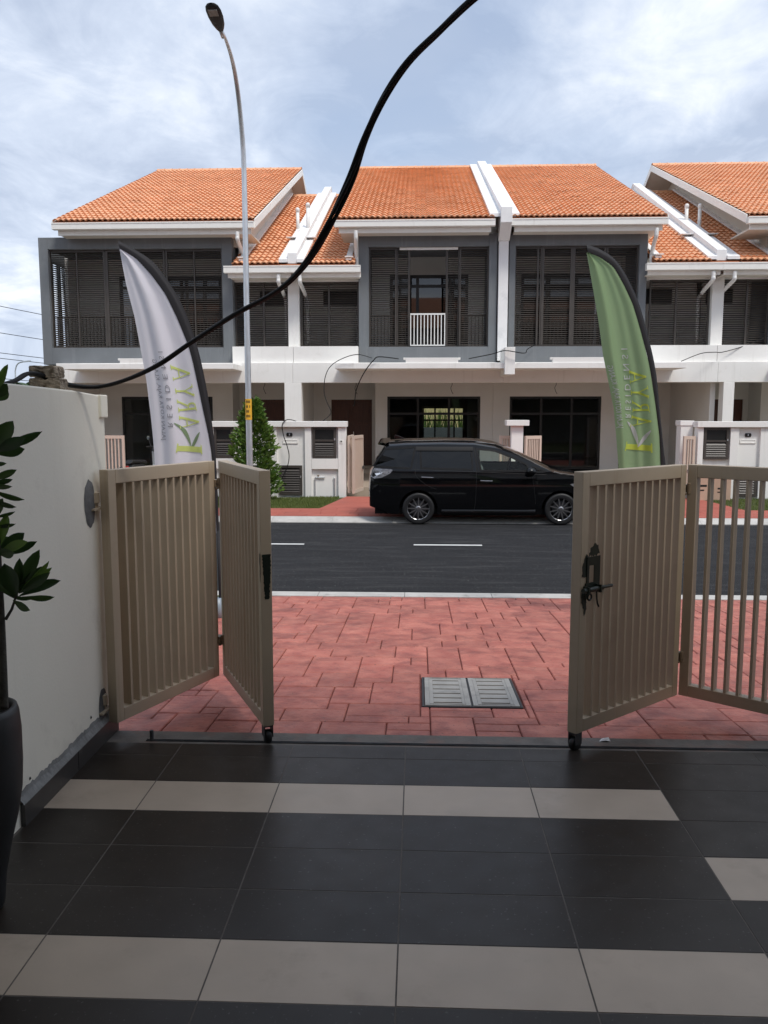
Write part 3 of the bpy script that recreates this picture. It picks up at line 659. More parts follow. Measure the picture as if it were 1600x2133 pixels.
def house(label, c):
    X0, X1 = c['lot']; cx = (X0+X1)/2
    h = thing('terrace_house', label, 'house', (cx, YB, -.3), 0, 'terrace houses across the road')
    bx0, bx1 = c['box']; ix0, ix1 = c['inner']; u0, u1 = c['upper']; l0, l1 = c['lower']; n0, n1 = c['narrow']
    BZ0, BZ1, IZ0, IZ1 = 3.125, 6.66, 3.595, 6.335
    # ---- masonry
    w_ = MB()
    w_.box(X0, X1, YM, YM+.35, 2.59, 3.14)                                             # first-floor beam
    w_.box(n0, n1, YM+.12, YM+.60, 3.1405, 3.60)                                       # parapet under the narrow window
    w_.box(n0, n1, 24.10, 24.35, 5.43, 5.74)                                           # header over it
    w_.box(X0+.002, X1-.002, YM+.351, 37.5, 2.72, 3.12)                                # floor slab
    w_.build('wall', 'white', h, bevel=.006)
    yw = 26.6; yd = 27.6
    p = MB(); wx0, wx1 = c['win']; d0, d1 = c['door']; wt, wb = 2.26, c.get('winbot', -.02)
    sd_ = min(max(d0, X0), d1); 
    lo, hi = (d1+.16, X1) if d0 < wx0 else (X0, d0-.16)                                # extent of the window wall
    p.box(lo, wx0-.0, yw, yw+.15, -.3, 2.719).box(wx1, hi, yw, yw+.15, -.3, 2.719).box(wx0, wx1, yw, yw+.15, wt, 2.719)
    dl, dh = (X0, lo-.0005) if d0 < wx0 else (hi+.0005, X1)
    p.box(dl, d0, yd, yd+.15, -.3, 2.719).box(d1, dh, yd, yd+.15, -.3, 2.719).box(d0, d1, yd, yd+.15, 2.18, 2.719)
    if d0 < wx0: p.box(lo, lo+.15, yw+.1505, yd+.15, -.3, 2.719)
    else: p.box(hi-.15, hi, yw+.1505, yd+.15, -.3, 2.719)
    p.box(X0-.07, X0+.07, YM+.36, yd-.001, -.3, 2.719) if c.get('party0', True) else None
    p.box(X1-.07, X1+.069, YM+.36, yd-.001, -.3, 2.719) if c.get('party1', False) else None
    p.build('porch_wall', 'porchwall', h)
    MB().box(X0+.08, X1-.08, 21.9, yd+.14, -.45, -.20).build('porch_floor_slab', 'tilelight', h)
    MB().box(d0-.3, d1+.3, 26.9, yd-.001, -.1995, -.06).box(d0-.15, d1+.15, 27.2, yd-.002, -.0595, .02).build('door_step', 'tilelight', h, bevel=.004)
    # interior shell
    it = MB(); back = 37.0; o0, o1 = c.get('backwin', (None, None))
    it.box(X0+.12, X0+.2, yd+.2, back, -.2, 2.715).box(X1-.2, X1-.12, yd+.2, back, -.2, 2.715)
    it.box(X0+.2005, X1-.2005, yw+.2, back, -.3, -.201)
    if o0 is None: it.box(X0+.2005, X1-.2005, back-.1, back, -.2, 2.715)
    else:
        it.box(X0+.2005, o0, back-.1, back, -.2, 2.715).box(o1, X1-.2005, back-.1, back, -.2, 2.715).box(o0, o1, back-.1, back, 2.0, 2.715).box(o0, o1, back-.1, back, -.2, .45)
    it.build('interior_wall', 'porchwall' if c.get('pale_room') else 'dark', h)  # room brightness painted as wall colour: pale for a bright room, else dark
    if o0 is not None:
        window(h, o0+.001, o1-.001, .451, 1.999, back-.08, [lerp(o0,o1,.30), lerp(o0,o1,.62), lerp(o0,o1,.76)], [1.42], 'carglassf', .07)
    # front window with sliding panes, door
    m_ = c['mull']
    window(h, wx0+.001, wx1-.001, wb, wt-.001, yw+.03, m_, [1.72], 'glass', .075)
    panel_door(h, d0, d1, -.0, 2.179, yd+.05)
    # ---- columns
    for (ca, cb, cc, cd) in c['cols']:
        MB().box(ca, cb, 24.0, 24.34, 3.56, 5.56).build('column', 'white', h, bevel=.008)
        MB().box(cc, cd, YM-.006, YM+.36, -.3, 2.588).build('column', 'white', h, bevel=.008)
    # ---- canopy slab with its raised upstand
    a0, a1 = c['lip']
    MB().box(a0, a1, YL, YM-.001, 2.915, 3.06).build('canopy', 'white', h, bevel=.006)
    b0, b1 = c['bump']
    MB().box(b0, b1, YL+.03, YL+.18, 3.0605, 3.20).box(b0-.06, b0-.0005, YL+.06, YL+.18, 3.15, 3.205).box(b1+.0005, b1+.06, YL+.06, YL+.18, 3.15, 3.205).build('planter_upstand', 'white', h, bevel=.005)
    # ---- grey picture-frame box with balcony behind
    g = MB()
    g.box(bx0, ix0, YB, 25.5, BZ0, BZ1).box(ix1, bx1, YB, 25.5, BZ0, BZ1).box(ix0+.0005, ix1-.0005, YB, 25.5, IZ1, BZ1).box(ix0+.0005, ix1-.0005, YB, 25.5, BZ0, IZ0)
    if c.get('sideopen'):
        g = MB().box(ix1, bx1, YB, 25.5, BZ0, BZ1).box(ix0+.0005, ix1-.0005, YB, 25.5, IZ1, BZ1).box(ix0+.0005, ix1-.0005, YB, 25.5, BZ0, IZ0)
        bq = bx0+.07; g.box(bx0, ix0, YB, 24.06, BZ0, BZ1).box(bx0, bq, 24.0605, 25.9, BZ0, IZ0).box(bx0, bq, 24.0605, 25.9, 6.12, BZ1)
        for (pa_, pb_) in ((24.0605,24.12),(24.55,24.66),(25.06,25.18),(25.52,25.9)): g.box(bx0, bq, pa_, pb_, IZ0+.0005, 6.1195)
    g.build('box_frame', 'grey', h, bevel=.006)
    if c.get('sideopen'):
        ss = MB()
        for k in range(41):
            z = IZ0+.05+k*.0605; ss.obox((bx0+.10, 24.85, z), (.016,0,.010), (0,.72,0), (-.002,0,.003))
        q = ss.build('side_slat', 'brown', h); q['kind'] = 'stuff'
    bwl = MB(); yb_ = 26.2; q0, q1 = c['balwin']
    bwl.box(bx0+.05, q0, yb_, yb_+.15, 3.15, 6.9).box(q1, bx1-.05, yb_, yb_+.15, 3.15, 6.9).box(q0, q1, yb_, yb_+.15, 5.93, 6.9).build('balcony_wall', 'porchwall', h)
    MB().box(bx0+.05, bx0+.15, 25.51, yb_-.001, 3.15, 6.8).box(bx1-.15, bx1-.05, 25.51, yb_-.001, 3.15, 6.8).build('balcony_side', 'porchwall', h)
    MB().box(bx0+.151, bx1-.151, 25.501, yb_-.001, 6.45, 6.6).build('balcony_ceiling', 'porchwall', h)
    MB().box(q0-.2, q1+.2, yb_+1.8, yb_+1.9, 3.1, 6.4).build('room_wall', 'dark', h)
    window(h, q0+.001, q1-.001, 3.16, 5.929, yb_+.04, c['balmull'], [5.60], 'glassdark', .09)
    # screens and the railing behind them
    rz0, rz1 = IZ0+.03, 4.515
    for (s0, s1, cells) in c['screens']:
        screen(h, s0, s1, IZ0+.002, IZ1-.002, YB+.13+(.06 if (s1-s0) < .6 else 0), cells, n_slat=45)
    gp = c.get('gap')
    if gp:
        MB().box(ix0+.86, ix1-.86, YB+.10, YB+.155, IZ1-.07, IZ1-.005).build('track', 'gutter', h)
    def rail(xa, xb, m, y, step=.105):
        r_ = MB().box(xa, xb, y-.018, y+.018, rz1-.03, rz1+.01).box(xa, xb, y-.014, y+.014, rz0, rz0+.035)
        r_ = r_.build('railing', m, h); n = max(2, round((xb-xa)/step))
        bm_ = MB().box(-.0125, .0125, -.0125, .0125, rz0+.0355, rz1-.0305).mesh('baluster', m)
        for k in range(n+1): put('baluster', bm_, r_, (lerp(xa+.0126, xb-.0126, k/n), y, 0))
    if gp:
        rail(ix0+.02, gp[0]-.02, 'brown', YB+.42); rail(gp[0]+.01, gp[1]-.01, 'pvc', YB+.09, .10); rail(gp[1]+.02, ix1-.02, 'brown', YB+.42)
    else: rail(ix0+.02, ix1-.02, 'brown', YB+.42)
    # ---- narrow screened window
    a, b = c['nscreen']
    screen(h, a, b, 3.602, 5.428, 24.16, c['ncells'], n_slat=29)
    MB().box(a-.25, b+.25, 25.6, 25.7, 3.15, 5.7).build('recess_wall', 'porchwall', h)
    nw = MB(); k0, k1 = (lerp(a,b,.30), lerp(a,b,.98)) if c.get('ventright', True) else (lerp(a,b,.02), lerp(a,b,.62))
    nw.box(k0, k1, 25.55, 25.599, 4.95, 5.38).build('vent_opening', 'blackframe', h)
    # ---- upper roof
    ru = deck('upper_roof', h, u0+.03, u1-.03, lambda y: zu(y)-.01, YG+.02)
    roof_field(ru, u0+.02, u1-.02, YG+.06, YR-.08, zu, SU, c['nu'])
    ridge(ru, u0, u1, ZUR+.04)
    gutter(h, u0, u1, YG, 6.905, 6.735, 6.60, .10)
    MB().prism([(YG+.23, 6.62), (YB+.9, 6.62), (YB+.9, 6.66), (YG+.23, 6.66)], 'x', u0+.12, u1-.12).build('soffit', 'cream', h, fix=True)
    MB().box(max(bx0, u0)+.10, min(bx1, u1)-.02, 24.55, 24.70, 6.662, 7.3).box(c['eavewall'][0], c['eavewall'][1], YB+.25, YB+.40, 6.40, 6.66).build('eave_wall', 'cream', h)
    # barge board and the side wall standing on the lower roof
    for (bxx, sgn, wallx) in c['verge']:
        mb = MB()
        za = lambda y: zu(y)
        xo = (bxx, bxx+.03) if sgn > 0 else (bxx-.03, bxx)
        mb.prism([(YG+.1, zu(YG+.1)+.015), (YR, ZUR+.015), (38, ZUR-5*.45+.015), (38, ZUR-5*.45-.21), (YR, ZUR-.20), (YG+.1, zu(YG+.1)-.21)], 'x', xo[0], xo[1]).build('barge_board', 'gutter', h, fix=True)
        if wallx is not None:
            MB().prism([(24.3, zl(24.3)-.2), (YR, ZLR-.2), (37.9, ZLR-2.3), (37.9, ZUR-5*.45-.16), (YR, ZUR-.142), (24.3, zu(24.3)-.142)], 'x', wallx-.08, wallx+.08).build('gable_wall', 'cream', h, fix=True)
            va, vb = sorted((wallx, bxx - sgn*.001))
            MB().prism([(YG+.3, zu(YG+.3)-.115), (YR, ZUR-.115), (37.9, ZUR-4.9*.45-.115), (37.9, ZUR-4.9*.45-.14), (YR, ZUR-.14), (YG+.3, zu(YG+.3)-.14)], 'x', va, vb).build('verge_soffit', 'cream', h, fix=True)
            # sloping flashing where the lower roof meets the wall
            xa, xb = (wallx+.081, wallx+.24) if sgn > 0 else (wallx-.24, wallx-.081)
            MB().prism([(YLG+.22, zl(YLG+.22)+.06), (YR-.1, ZLR+.06), (YR-.1, ZLR+.115), (YLG+.22, zl(YLG+.22)+.115)], 'x', xa, xb).build('flashing', 'flash', h, fix=True)
            s3 = .07*sgn
            MB().box(min(xa,xb)-.02, max(xa,xb)+.05, YLG+.16, YLG+.5, zl(YLG+.3)+.10, zl(YLG+.3)+.125).build('flashing', 'flash', h)
    # ---- lower roof
    rl = deck('lower_roof', h, l0+.01, l1-.01, lambda y: zl(y)-.01, YLG+.02)
    roof_field(rl, l0, l1, YLG+.05, YR-.08, zl, SLO, c['nl'])
    ridge(rl, l0, l1, ZLR+.04)
    gutter(h, c['lgut'][0], c['lgut'][1], YLG, 5.745, 5.565, 5.45, *((.08, .001) if c['lgut'][1] > c['narrow'][1]-.12 and c['lgut'][0] < c['narrow'][0] else (.001, .08)))
    MB().box(c['lgut'][0]+.1, c['lgut'][1]-.05, YLG+.23, 24.1, 5.47, 5.50).build('soffit', 'cream', h)
    for s_ in c['spouts']: spout(h, *s_)
    # ---- parapet between the lower roofs
    if 'parapet' in c:
        pa, pb, fa, fb = c['parapet']
        pm_ = MB(); y0_ = YLG+.20
        pm_.prism([(y0_, zl(y0_)-.02), (y0_, zl(y0_)+.27), (YR, ZLR+.36), (38, ZLR-2.2+.3), (38, ZLR-2.25), (YR, ZLR-.02)], 'x', pa, pb).build('parapet', 'flash', h, bevel=.01, fix=True)
        MB().prism([(YLG+.06, zl(YLG+.06)-.03), (YR, ZLR-.03), (38, ZLR-2.3), (38, ZLR-2.45), (YR, ZLR-.15), (YLG+.06, zl(YLG+.06)-.14)], 'x', -3.84 if pa < 0 else 7.831, -3.171 if pa < 0 else 8.599).build('roof_underlay', 'tiledeck', h, fix=True)
        for (xa, xb) in ((fa, pa-.0005), (pb+.0005, fb)):
            MB().prism([(y0_-.06, zl(y0_-.06)+.03), (YR-.1, ZLR+.06), (YR-.1, ZLR+.115), (y0_-.06, zl(y0_-.06)+.115)], 'x', xa, xb).build('flashing', 'flash', h, fix=True)
            MB().box(min(xa,xb)-(.10 if xa < pa else 0), max(xa,xb)+(.10 if xb > pb else 0), 25.5, 25.75, zl(25.62)+.17, zl(25.62)+.19).build('flashing_tab', 'flash', h)
        for (vx, vy) in c['vents']:
            vp = MB().tube([(vx, vy, zl(vy)-.1), (vx, vy, 8.05)], .055, 14).build('vent_pipe', 'pvc', h, smooth=True)
            MB().lathe([(0,.14),(.03,.135),(.06,.11),(.066,.09),(.066,.0),(.0,.0)], 14, (vx, vy, 8.0)).build('vent_cap', 'pvc', vp, smooth=True)
    if 'fin' in c:
        fa, fb = c['fin']
        MB().box(fa, fb, YB-.10, YB+1.7, 3.20, 6.45).prism([(YG+.55, 6.4505), (YG-.05, 6.80), (YG-.05, 7.20), (YR, ZUR+.24), (38, ZUR-2.1), (38, 6.4505)], 'x', fa-.02, fb+.02).build('party_wall', 'flash', h, bevel=.01, fix=True)
        for (xa, xb) in ((fa-.30, fa-.021), (fb+.021, fb+.22)):
            MB().prism([(YG+.05, zu(YG+.05)+.03), (YR-.05, ZUR+.05), (YR-.05, ZUR+.115), (YG+.05, zu(YG+.05)+.115)], 'x', xa, xb).build('flashing', 'flash', h, fix=True)
        MB().box(fa+.06, fb+.06, YL-.12, YM-.002, 2.75, 3.46).build('bracket_stub', 'white', h, bevel=.008)
    # loose wires left by the electricians under the porch ceiling
    for (vx, vy) in c.get('wires', []):
        z = 2.71
        MB().tube(catmull([(vx,vy,z),(vx+.02,vy,z-.12),(vx-.02,vy,z-.22),(vx+.01,vy,z-.33),(vx+.05,vy,z-.40)],5), .008, 6).build('ceiling_wire', 'cable', h)
    return h

house('end terrace house whose wide grey frame box stands behind the white flag', dict(
    lot=(-10.25, -3.525), box=(-10.76, -5.25), inner=(-10.50, -5.54), upper=(-10.05, -4.49), lower=(-5.14, -3.84), narrow=(-5.24, -3.525),
    lgut=(-5.36, -3.532), win=(-9.5, -6.56), mull=(-8.6, -7.6), door=(-5.75, -4.43), cols=[], lip=(-9.60, -4.95), bump=(-8.02, -6.7), balwin=(-9.3, -6.1), balmull=(-8.6, -7.2),
    screens=[(-10.52,-8.92,((-10.50,.05),(-9.73,.035),(-8.94,.06))),(-8.90,-7.20,((-8.87,.07),(-7.98,.10),(-7.22,.05))),(-7.18,-5.55,((-7.15,.05),(-6.36,.035),(-5.57,.05)))],
    nscreen=(-5.24, -3.72), ncells=((-5.22,.04),(-4.42,.05),(-3.74,.04)), nu=180, nl=100, verge=[(-4.49, 1, -5.06), (-10.05, -1, None)], eavewall=(-9.9,-4.95),
    spouts=[(-4.95, YG, 6.62, 0, .42, 1.25, .25), (-3.86, YLG, 5.50, .02, .28, 1.25, 1.2)], parapet=(-3.62,-3.36,-3.86,-3.16), vents=[(-3.82,27.0),(-3.42,26.4)], sideopen=True, party0=True, pale_room=True,
    wires=[(-4.6, 25.0)]))
house('terrace house with a white railing in its grey box, above the black car', dict(
    lot=(-3.52, 2.33), box=(-1.69, 2.155), inner=(-1.41, 1.935), upper=(-2.29, 2.03), lower=(-3.17, -1.76), narrow=(-3.515, -1.70),
    lgut=(-3.528, -1.60), win=(-.99, 1.94), mull=(-.02, .96), door=(-2.87, -1.53), cols=[(-3.70,-3.385,-3.765,-3.285)], lip=(-2.22, 2.358), bump=(-.35, 1.04), balwin=(-.9, 1.5), balmull=(-.05, .95),
    screens=[(-1.41,-.635,((-1.39,.04),(-.655,.045))),(-.63,-.255,((-.61,.03),(-.285,.06))),(.745,1.12,((.775,.06),(1.10,.03))),(1.125,1.935,((1.145,.045),(1.915,.04)))], gap=(-.255,.745),
    nscreen=(-3.37, -1.71), ncells=((-3.34,.06),(-2.555,.05),(-1.73,.04)), nu=180, nl=100, verge=[(-2.29, -1, -1.78)], eavewall=(-1.6,2.1),
    spouts=[(-1.72, YG, 6.62, -.02, .30, .62, .5), (-3.27, YLG, 5.50, .04, .28, 1.25, 1.2)], fin=(2.19,2.455), winbot=-.02, backwin=(.17,2.0), wires=[(-1.9,25.4),(.98,25.3)]))
house('terrace house whose grey frame box stands behind the green flag', dict(
    lot=(2.335, 8.195), box=(2.49, 6.26), inner=(2.66, 6.05), upper=(2.455, 6.60), lower=(6.34, 7.83), narrow=(6.265, 8.19),
    lgut=(6.10, 8.118), win=(2.86, 5.71), mull=(3.85, 4.80), door=(6.45, 7.7), cols=[], lip=(2.362, 6.98), bump=(3.52, 4.89), balwin=(3.1, 5.5), balmull=(3.9, 4.7),
    screens=[(2.66,3.40,((2.68,.04),(3.30,.05),(3.38,.03))),(3.405,5.18,((3.44,.07),(4.26,.13),(5.14,.06))),(5.185,6.05,((5.205,.04),(6.03,.04)))],
    nscreen=(6.43, 8.08), ncells=((6.45,.04),(7.17,.05),(8.06,.04)), nu=180, nl=100, ventright=False, verge=[(6.60, 1, 6.30)], eavewall=(2.6,6.2),
    spouts=[(6.32, YG, 6.62, .03, .30, .62, .5), (7.90, YLG, 5.50, 0, .28, 1.25, 1.2)], parapet=(8.00,8.27,7.75,8.60), vents=[(8.22,27.0),(8.62,27.0)], wires=[(4.05,25.2)], party0=False))
house('terrace house at the right edge with a tall roof verge', dict(
    lot=(8.20, 15.0), box=(9.72, 15.2), inner=(10.0, 14.95), upper=(8.69, 14.6), lower=(8.60, 9.62), narrow=(8.20, 9.71),
    lgut=(8.122, 9.85), win=(11.3, 14.3), mull=(12.3, 13.3), door=(9.2, 10.45), cols=[(8.10,8.42,8.365,8.66)], lip=(9.6, 14.2), bump=(11, 12.4), balwin=(10.8, 14.0), balmull=(11.6, 13.0),
    screens=[(10.0,11.65,((10.02,.05),(10.8,.035),(11.63,.06))),(11.66,13.3,((11.68,.07),(12.5,.1),(13.28,.05))),(13.31,14.95,((13.33,.05),(14.1,.035),(14.93,.05)))],
    nscreen=(8.43, 9.70), ncells=((8.45,.04),(9.11,.05),(9.68,.04)), nu=150, nl=100, ventright=False, verge=[(8.69, -1, 9.70)], eavewall=(9.8,14),
    spouts=[(9.62, YG, 6.62, 0, .42, 1.2, .25), (8.46, YLG, 5.50, -.02, .28, 1.25, 1.2)], party0=True))

# behind the middle house: back yard seen through its windows
struct(MB().box(-6, 8, 40.6, 40.75, -.3, 1.03).build('back_yard_wall', 'bluewall'))
struct(MB().box(-12, 14, 48, 52, -.3, 4.2).build('back_building', 'yellowwall'))
def palm_plant(name, label, x, y, z, h, n, spread, seed, grp=None, m='bushtip'):
    rnd = random.Random(seed); t = thing(name, label, 'plant', (x, y, z), 0, grp)
    mb = MB()
    for k in range(n):
        a = rnd.uniform(0, 6.28); L_ = h*rnd.uniform(.6, 1.0); sp = spread*rnd.uniform(.4, 1.0); prev = None; w0 = .05
        pts = []
        for i in range(6):
            s_ = i/5; r_ = sp*s_; zz = L_*(s_*1.25 - .45*s_*s_)
            pts.append(Vector((x+math.cos(a)*r_, y+math.sin(a)*r_, z+zz)))
        sd_ = Vector((-math.sin(a), math.cos(a), 0))
        rows = [[p - sd_*w0*(1-i/5)**.7, p + sd_*w0*(1-i/5)**.7] for i, p in enumerate(pts)]
        mb.grid(rows)
    mb.build('foliage', m, t)
    MB().tube([(x,y,z-.05),(x,y,z+h*.3)], .03, 6).build('stem', 'bark', t)
    return t
for k, xx in enumerate((.35, .95, 1.5, 2.1)):
    palm_plant('garden_plant', 'leafy yard plant seen through the windows of the middle house', xx, 42.0 + .2*(k % 2), -.3, 2.9, 40, .9, 50+k, 'plants in the back yard')

# ------------------------------------------------------------------ garden walls with meter doors
def louvre_door(parent, x0, x1, z0, z1, y, solid_top=.45, name='meter_door'):
    d = frame_rect(x0, x1, z0, z1, y-.02, y+.02, .06).build(name, 'brown', parent)
    zm = lerp(z1-.06, z0+.06, solid_top) if solid_top else z1-.06
    MB().box(x0+.061, x1-.061, y+.012, y+.018, z0+.061, z1-.061).build('back_panel', 'blackframe', d)
    if solid_top: MB().box(x0+.0605, x1-.0605, y-.012, y+.010, zm, zm+.05).build('mid_rail', 'brown', d)
    n = int((zm-z0-.07)/.058); sm = MB().obox((0,0,0), ((x1-x0-.125)/2,0,0), (0,.014,.020), (0,-.003,.003)).mesh('slat', 'brown')
    for k in range(n): put('slat', sm, d, ((x0+x1)/2, y-.004, z0+.09+k*(zm-z0-.10)/max(1,n)))
    MB().box(x1-.05, x1-.02, y-.035, y-.0205, lerp(z0,z1,.58), lerp(z0,z1,.58)+.05).build('latch', 'galv', d)
    return d
def garden_wall(label, x0, x1, right):
    y = 20.7; g = thing('garden_wall', label, 'garden wall', ((x0+x1)/2, y, -.3), 0, 'garden walls with meter doors')
    mir = (lambda v: v) if right else None
    MB().box(x0, x1, y+.08, y+.30, -.5, 1.405).build('wall', 'white', g, bevel=.006)
    MB().box(x0-.04, x1+.03, y-.06, y+.34, 1.4055, 1.545).build('coping', 'white', g, bevel=.008)
    return g, y
gw, y = garden_wall('white garden wall with meter doors and letter slot behind the street lamp', -5.25, -1.80, True)
pl = MB()
for (a, b) in ((-5.24,-5.10),(-4.58,-4.45),(-3.75,-3.52),(-2.82,-2.66),(-1.99,-1.801)): pl.box(a, b, y, y+.0795, -.4, 1.405)
pl.box(-2.655,-1.995, y+.002, y+.0795, .36, .62).box(-5.095,-4.585, y+.002, y+.0795, .36, .62)
pl.build('pilaster', 'white', gw, bevel=.004)
louvre_door(gw, -5.095, -4.62, .625, 1.40, y+.03); louvre_door(gw, -2.63, -2.04, .625, 1.40, y+.03)
louvre_door(gw, -3.48, -2.90, -.29, .45, y+.05, 0, 'bin_door'); louvre_door(gw, -4.44, -3.86, -.29, .45, y+.05, 0, 'bin_door')
def plaque(g, x, z):
    o = MB().prism([(x-.075,z-.02),(x-.06,z-.045),(x+.06,z-.045),(x+.075,z-.02),(x+.075,z+.02),(x+.06,z+.045),(x-.06,z+.045),(x-.075,z+.02)], 'y', y+.060, y+.0795).build('number_plaque', 'black', g, fix=True)
    MB().box(x-.012, x+.012, y+.054, y+.0595, z-.02, z+.026).build('house_digit', 'whiteprint', o)
def slot(g, x, z):
    o = frame_rect(x-.19, x+.19, z-.05, z+.05, y+.060, y+.0795, .022).build('letter_slot', 'white', g, bevel=.004)
    MB().box(x-.168, x+.168, y+.066, y+.0795, z-.028, z+.028).build('slot_flap', 'gutter', o)
plaque(gw, -3.21, 1.215); slot(gw, -3.19, 1.04)
MB().box(-1.95, -1.87, y-.012, y-.0005, 1.0, 1.08).build('bell_box', 'gutter', gw)
MB().box(-1.93, -1.89, y-.016, y-.0125, 1.03, 1.07).build('bell_button', 'dark', gw)
def taps(g, x):
    t = MB().tube([(x,y+.05,-.3),(x,y+.05,.13),(x+.02,y+.05,.15),(x+.25,y+.05,.15)], .016, 8).tube([(x+.49,y+.05,-.3),(x+.49,y+.05,.13),(x+.47,y+.05,.15)], .016, 8).build('water_pipe', 'galv', g)
    MB().tube([(x+.08,y+.05,.15),(x+.08,y+.05,.20)], .014, 8).tube([(x+.05,y+.05,.205),(x+.11,y+.05,.205)], .010, 8).build('tap', 'hinge', g)
taps(gw, -2.58)
gw2, y = garden_wall('white garden wall with a meter door behind the rightmost gate leaf', 6.80, 12.4, False)
pl = MB()
for (a, b) in ((6.801,6.93),(7.58,7.78),(8.30,8.55),(9.2,9.4),(10.1,10.3),(12.2,12.39)): pl.box(a, b, y, y+.0795, -.4, 1.405)
pl.build('pilaster', 'white', gw2, bevel=.004)
louvre_door(gw2, 6.95, 7.55, .625, 1.40, y+.03); louvre_door(gw2, 7.80, 8.28, -.29, .45, y+.05, 0, 'bin_door'); louvre_door(gw2, 9.45, 10.05, .625, 1.40, y+.03)
plaque(gw2, 8.02, 1.215); slot(gw2, 8.02, 1.06); taps(gw2, 7.02)
# free-standing gate pillars
gp1 = thing('gate_pillar', 'slim white gate pillar with a wide cap behind the car bonnet', 'gate pillar', (2.425, 20.8, -.3))
MB().box(2.28, 2.57, 20.7, 20.98, -.5, 1.44).build('shaft', 'white', gp1, bevel=.006); MB().box(2.15, 2.70, 20.6, 21.08, 1.4405, 1.575).build('cap', 'white', gp1, bevel=.006)
gp2 = thing('gate_pillar', 'white gate pillar left of the right meter wall', 'gate pillar', (6.6, 21.3, -.3))
MB().box(6.47, 6.76, 21.0, 21.35, -.5, 1.44).build('shaft', 'white', gp2, bevel=.006); MB().box(6.45, 6.785, 20.98, 21.4, 1.4405, 1.56).build('cap', 'white', gp2, bevel=.006)
# beige gates across the road, standing open
def far_gate(label, x, y, ang, Ln, nb=8):
    g = thing('driveway_gate', label, 'gate', (x, y, -.3), ang, 'beige gates across the road', local=True)
    z0, z1 = .06, 1.49
    MB().box(0,.06,-.03,.03,z0,z1).build('stile', 'gatefar', g); MB().box(Ln-.06,Ln,-.03,.03,z0,z1).build('stile', 'gatefar', g)
    MB().box(.0605,Ln-.0605,-.029,.029,z1-.08,z1-.001).build('top_rail', 'gatefar', g); MB().box(.0605,Ln-.0605,-.029,.029,z0+.001,z0+.08).build('bottom_rail', 'gatefar', g)
    bm_ = MB().box(-.014,.014,-.022,.022,z0+.081,z1-.081).mesh('bar', 'gatefar')
    for k in range(1, nb+1): put('bar', bm_, g, (lerp(.06,Ln-.06,k/(nb+1)),0,0))
    MB().box(Ln-.13,Ln-.06,-.045,-.031,.62,.70).tube([(Ln-.2,-.05,.66),(Ln-.02,-.05,.66)], .012, 8).build('bolt', 'steel', g)
    return g
far_gate('beige gate leaf folded open beside the white meter wall', -1.73, 20.75, R(88), .95)
far_gate('second beige gate leaf next to the brown front door steps', -1.61, 20.62, R(80), .95)
far_gate('beige gate leaf left of the slim white pillar, behind the car', 2.02, 20.95, R(22), .30, 2)
far_gate('beige gate leaf right of the slim white pillar', 2.62, 20.72, R(35), .52, 6)
far_gate('pale gate leaf with a bolt beside the scooter', -8.35, 20.7, R(4), .97, 9)
far_gate('beige gate leaf before the white pillar at the right', 6.46, 20.72, R(10), .30, 2)

# cardboard boxes behind the right gate
def carton(label, x, y, z, sx, sy, sz, rz):
    t = thing('cardboard_box', label, 'cardboard box', (x, y, z), rz, 'cardboard boxes by the right gate', local=True)
    MB().box(-sx/2, sx/2, -sy/2, sy/2, 0, sz).build('carton', 'card', t, bevel=.004)
    MB().add([(-sx/2,-sy/2,sz+.002),(0,-sy/2,sz+.004),(0,sy/2,sz+.004),(-sx/2,sy/2,sz+.002)], [(0,1,2,3)]).build('flap', 'card', t)
    MB().box(-.10,.10,-sy/2-.003,-sy/2-.0005,sz*.40,sz*.46).box(-.10,.04,-sy/2-.003,-sy/2-.0005,sz*.28,sz*.32).build('printed_mark', 'black', t)
    return t
carton('tall brown carton seen through the first gap of the right gate', 6.75, 20.25, -.322, .42, .32, .82, .05)
carton('shorter brown carton beside the taller one', 7.25, 20.30, -.322, .40, .34, .66, -.12)

# ------------------------------------------------------------------ street lamp
sl_ = thing('street_lamp', 'tall galvanised street lamp curving over the road with a black head', 'street lamp', (-3.76, 18.5, -.33))
path = [(-3.76,18.5,-.35),(-3.76,18.5,3.0),(-3.76,18.5,6.3)] + [(-3.76,18.47,7.1),(-3.76,18.36,7.6),(-3.76,18.12,8.15),(-3.75,17.78,8.53),(-3.73,17.32,8.74),(-3.72,16.84,8.84),(-3.71,16.42,8.87)]
cp = catmull(path, 6); nn = len(cp)
rr = [lerp(.074, .058, min(1, (p.z+.35)/6.6)) if p.z < 6.4 else lerp(.055, .026, min(1, max(0, (18.5-p.y)/2.0))) for p in cp]
MB().tube(cp, rr, 16).build('pole', 'galv', sl_, smooth=True)
MB().lathe([(.0,.0),(.16,.0),(.16,.02),(.09,.03),(.088,.08),(.0,.08)], 16, (-3.76,18.5,-.335)).build('base_plate', 'galv', sl_)
hd = []
hc = Vector((-3.715, 15.98, 8.90)); ax = Vector((-.05,-.95,.30)).normalized(); sx_ = Vector((1,-.08,0)).normalized(); upv = sx_.cross(ax).normalized(); sx_ = ax.cross(upv).normalized()
if upv.z < 0: upv = -upv
for (t_, wd, th_) in ((-.36,.040,.03),(-.29,.075,.045),(-.18,.115,.055),(0,.142,.06),(.14,.142,.055),(.24,.12,.045),(.29,.08,.03),(.31,.03,.012)):
    hd.append([hc + ax*t_ + sx_*(wd*math.cos(a)) + upv*(th_*math.sin(a)) for a in [2*math.pi*k/16 for k in range(17)]])
MB().grid([[tuple(p) for p in r_] for r_ in hd]).build('lamp_head', 'lampblack', sl_, smooth=True, fix=True)
lc = hc + ax*.14 - upv*.054
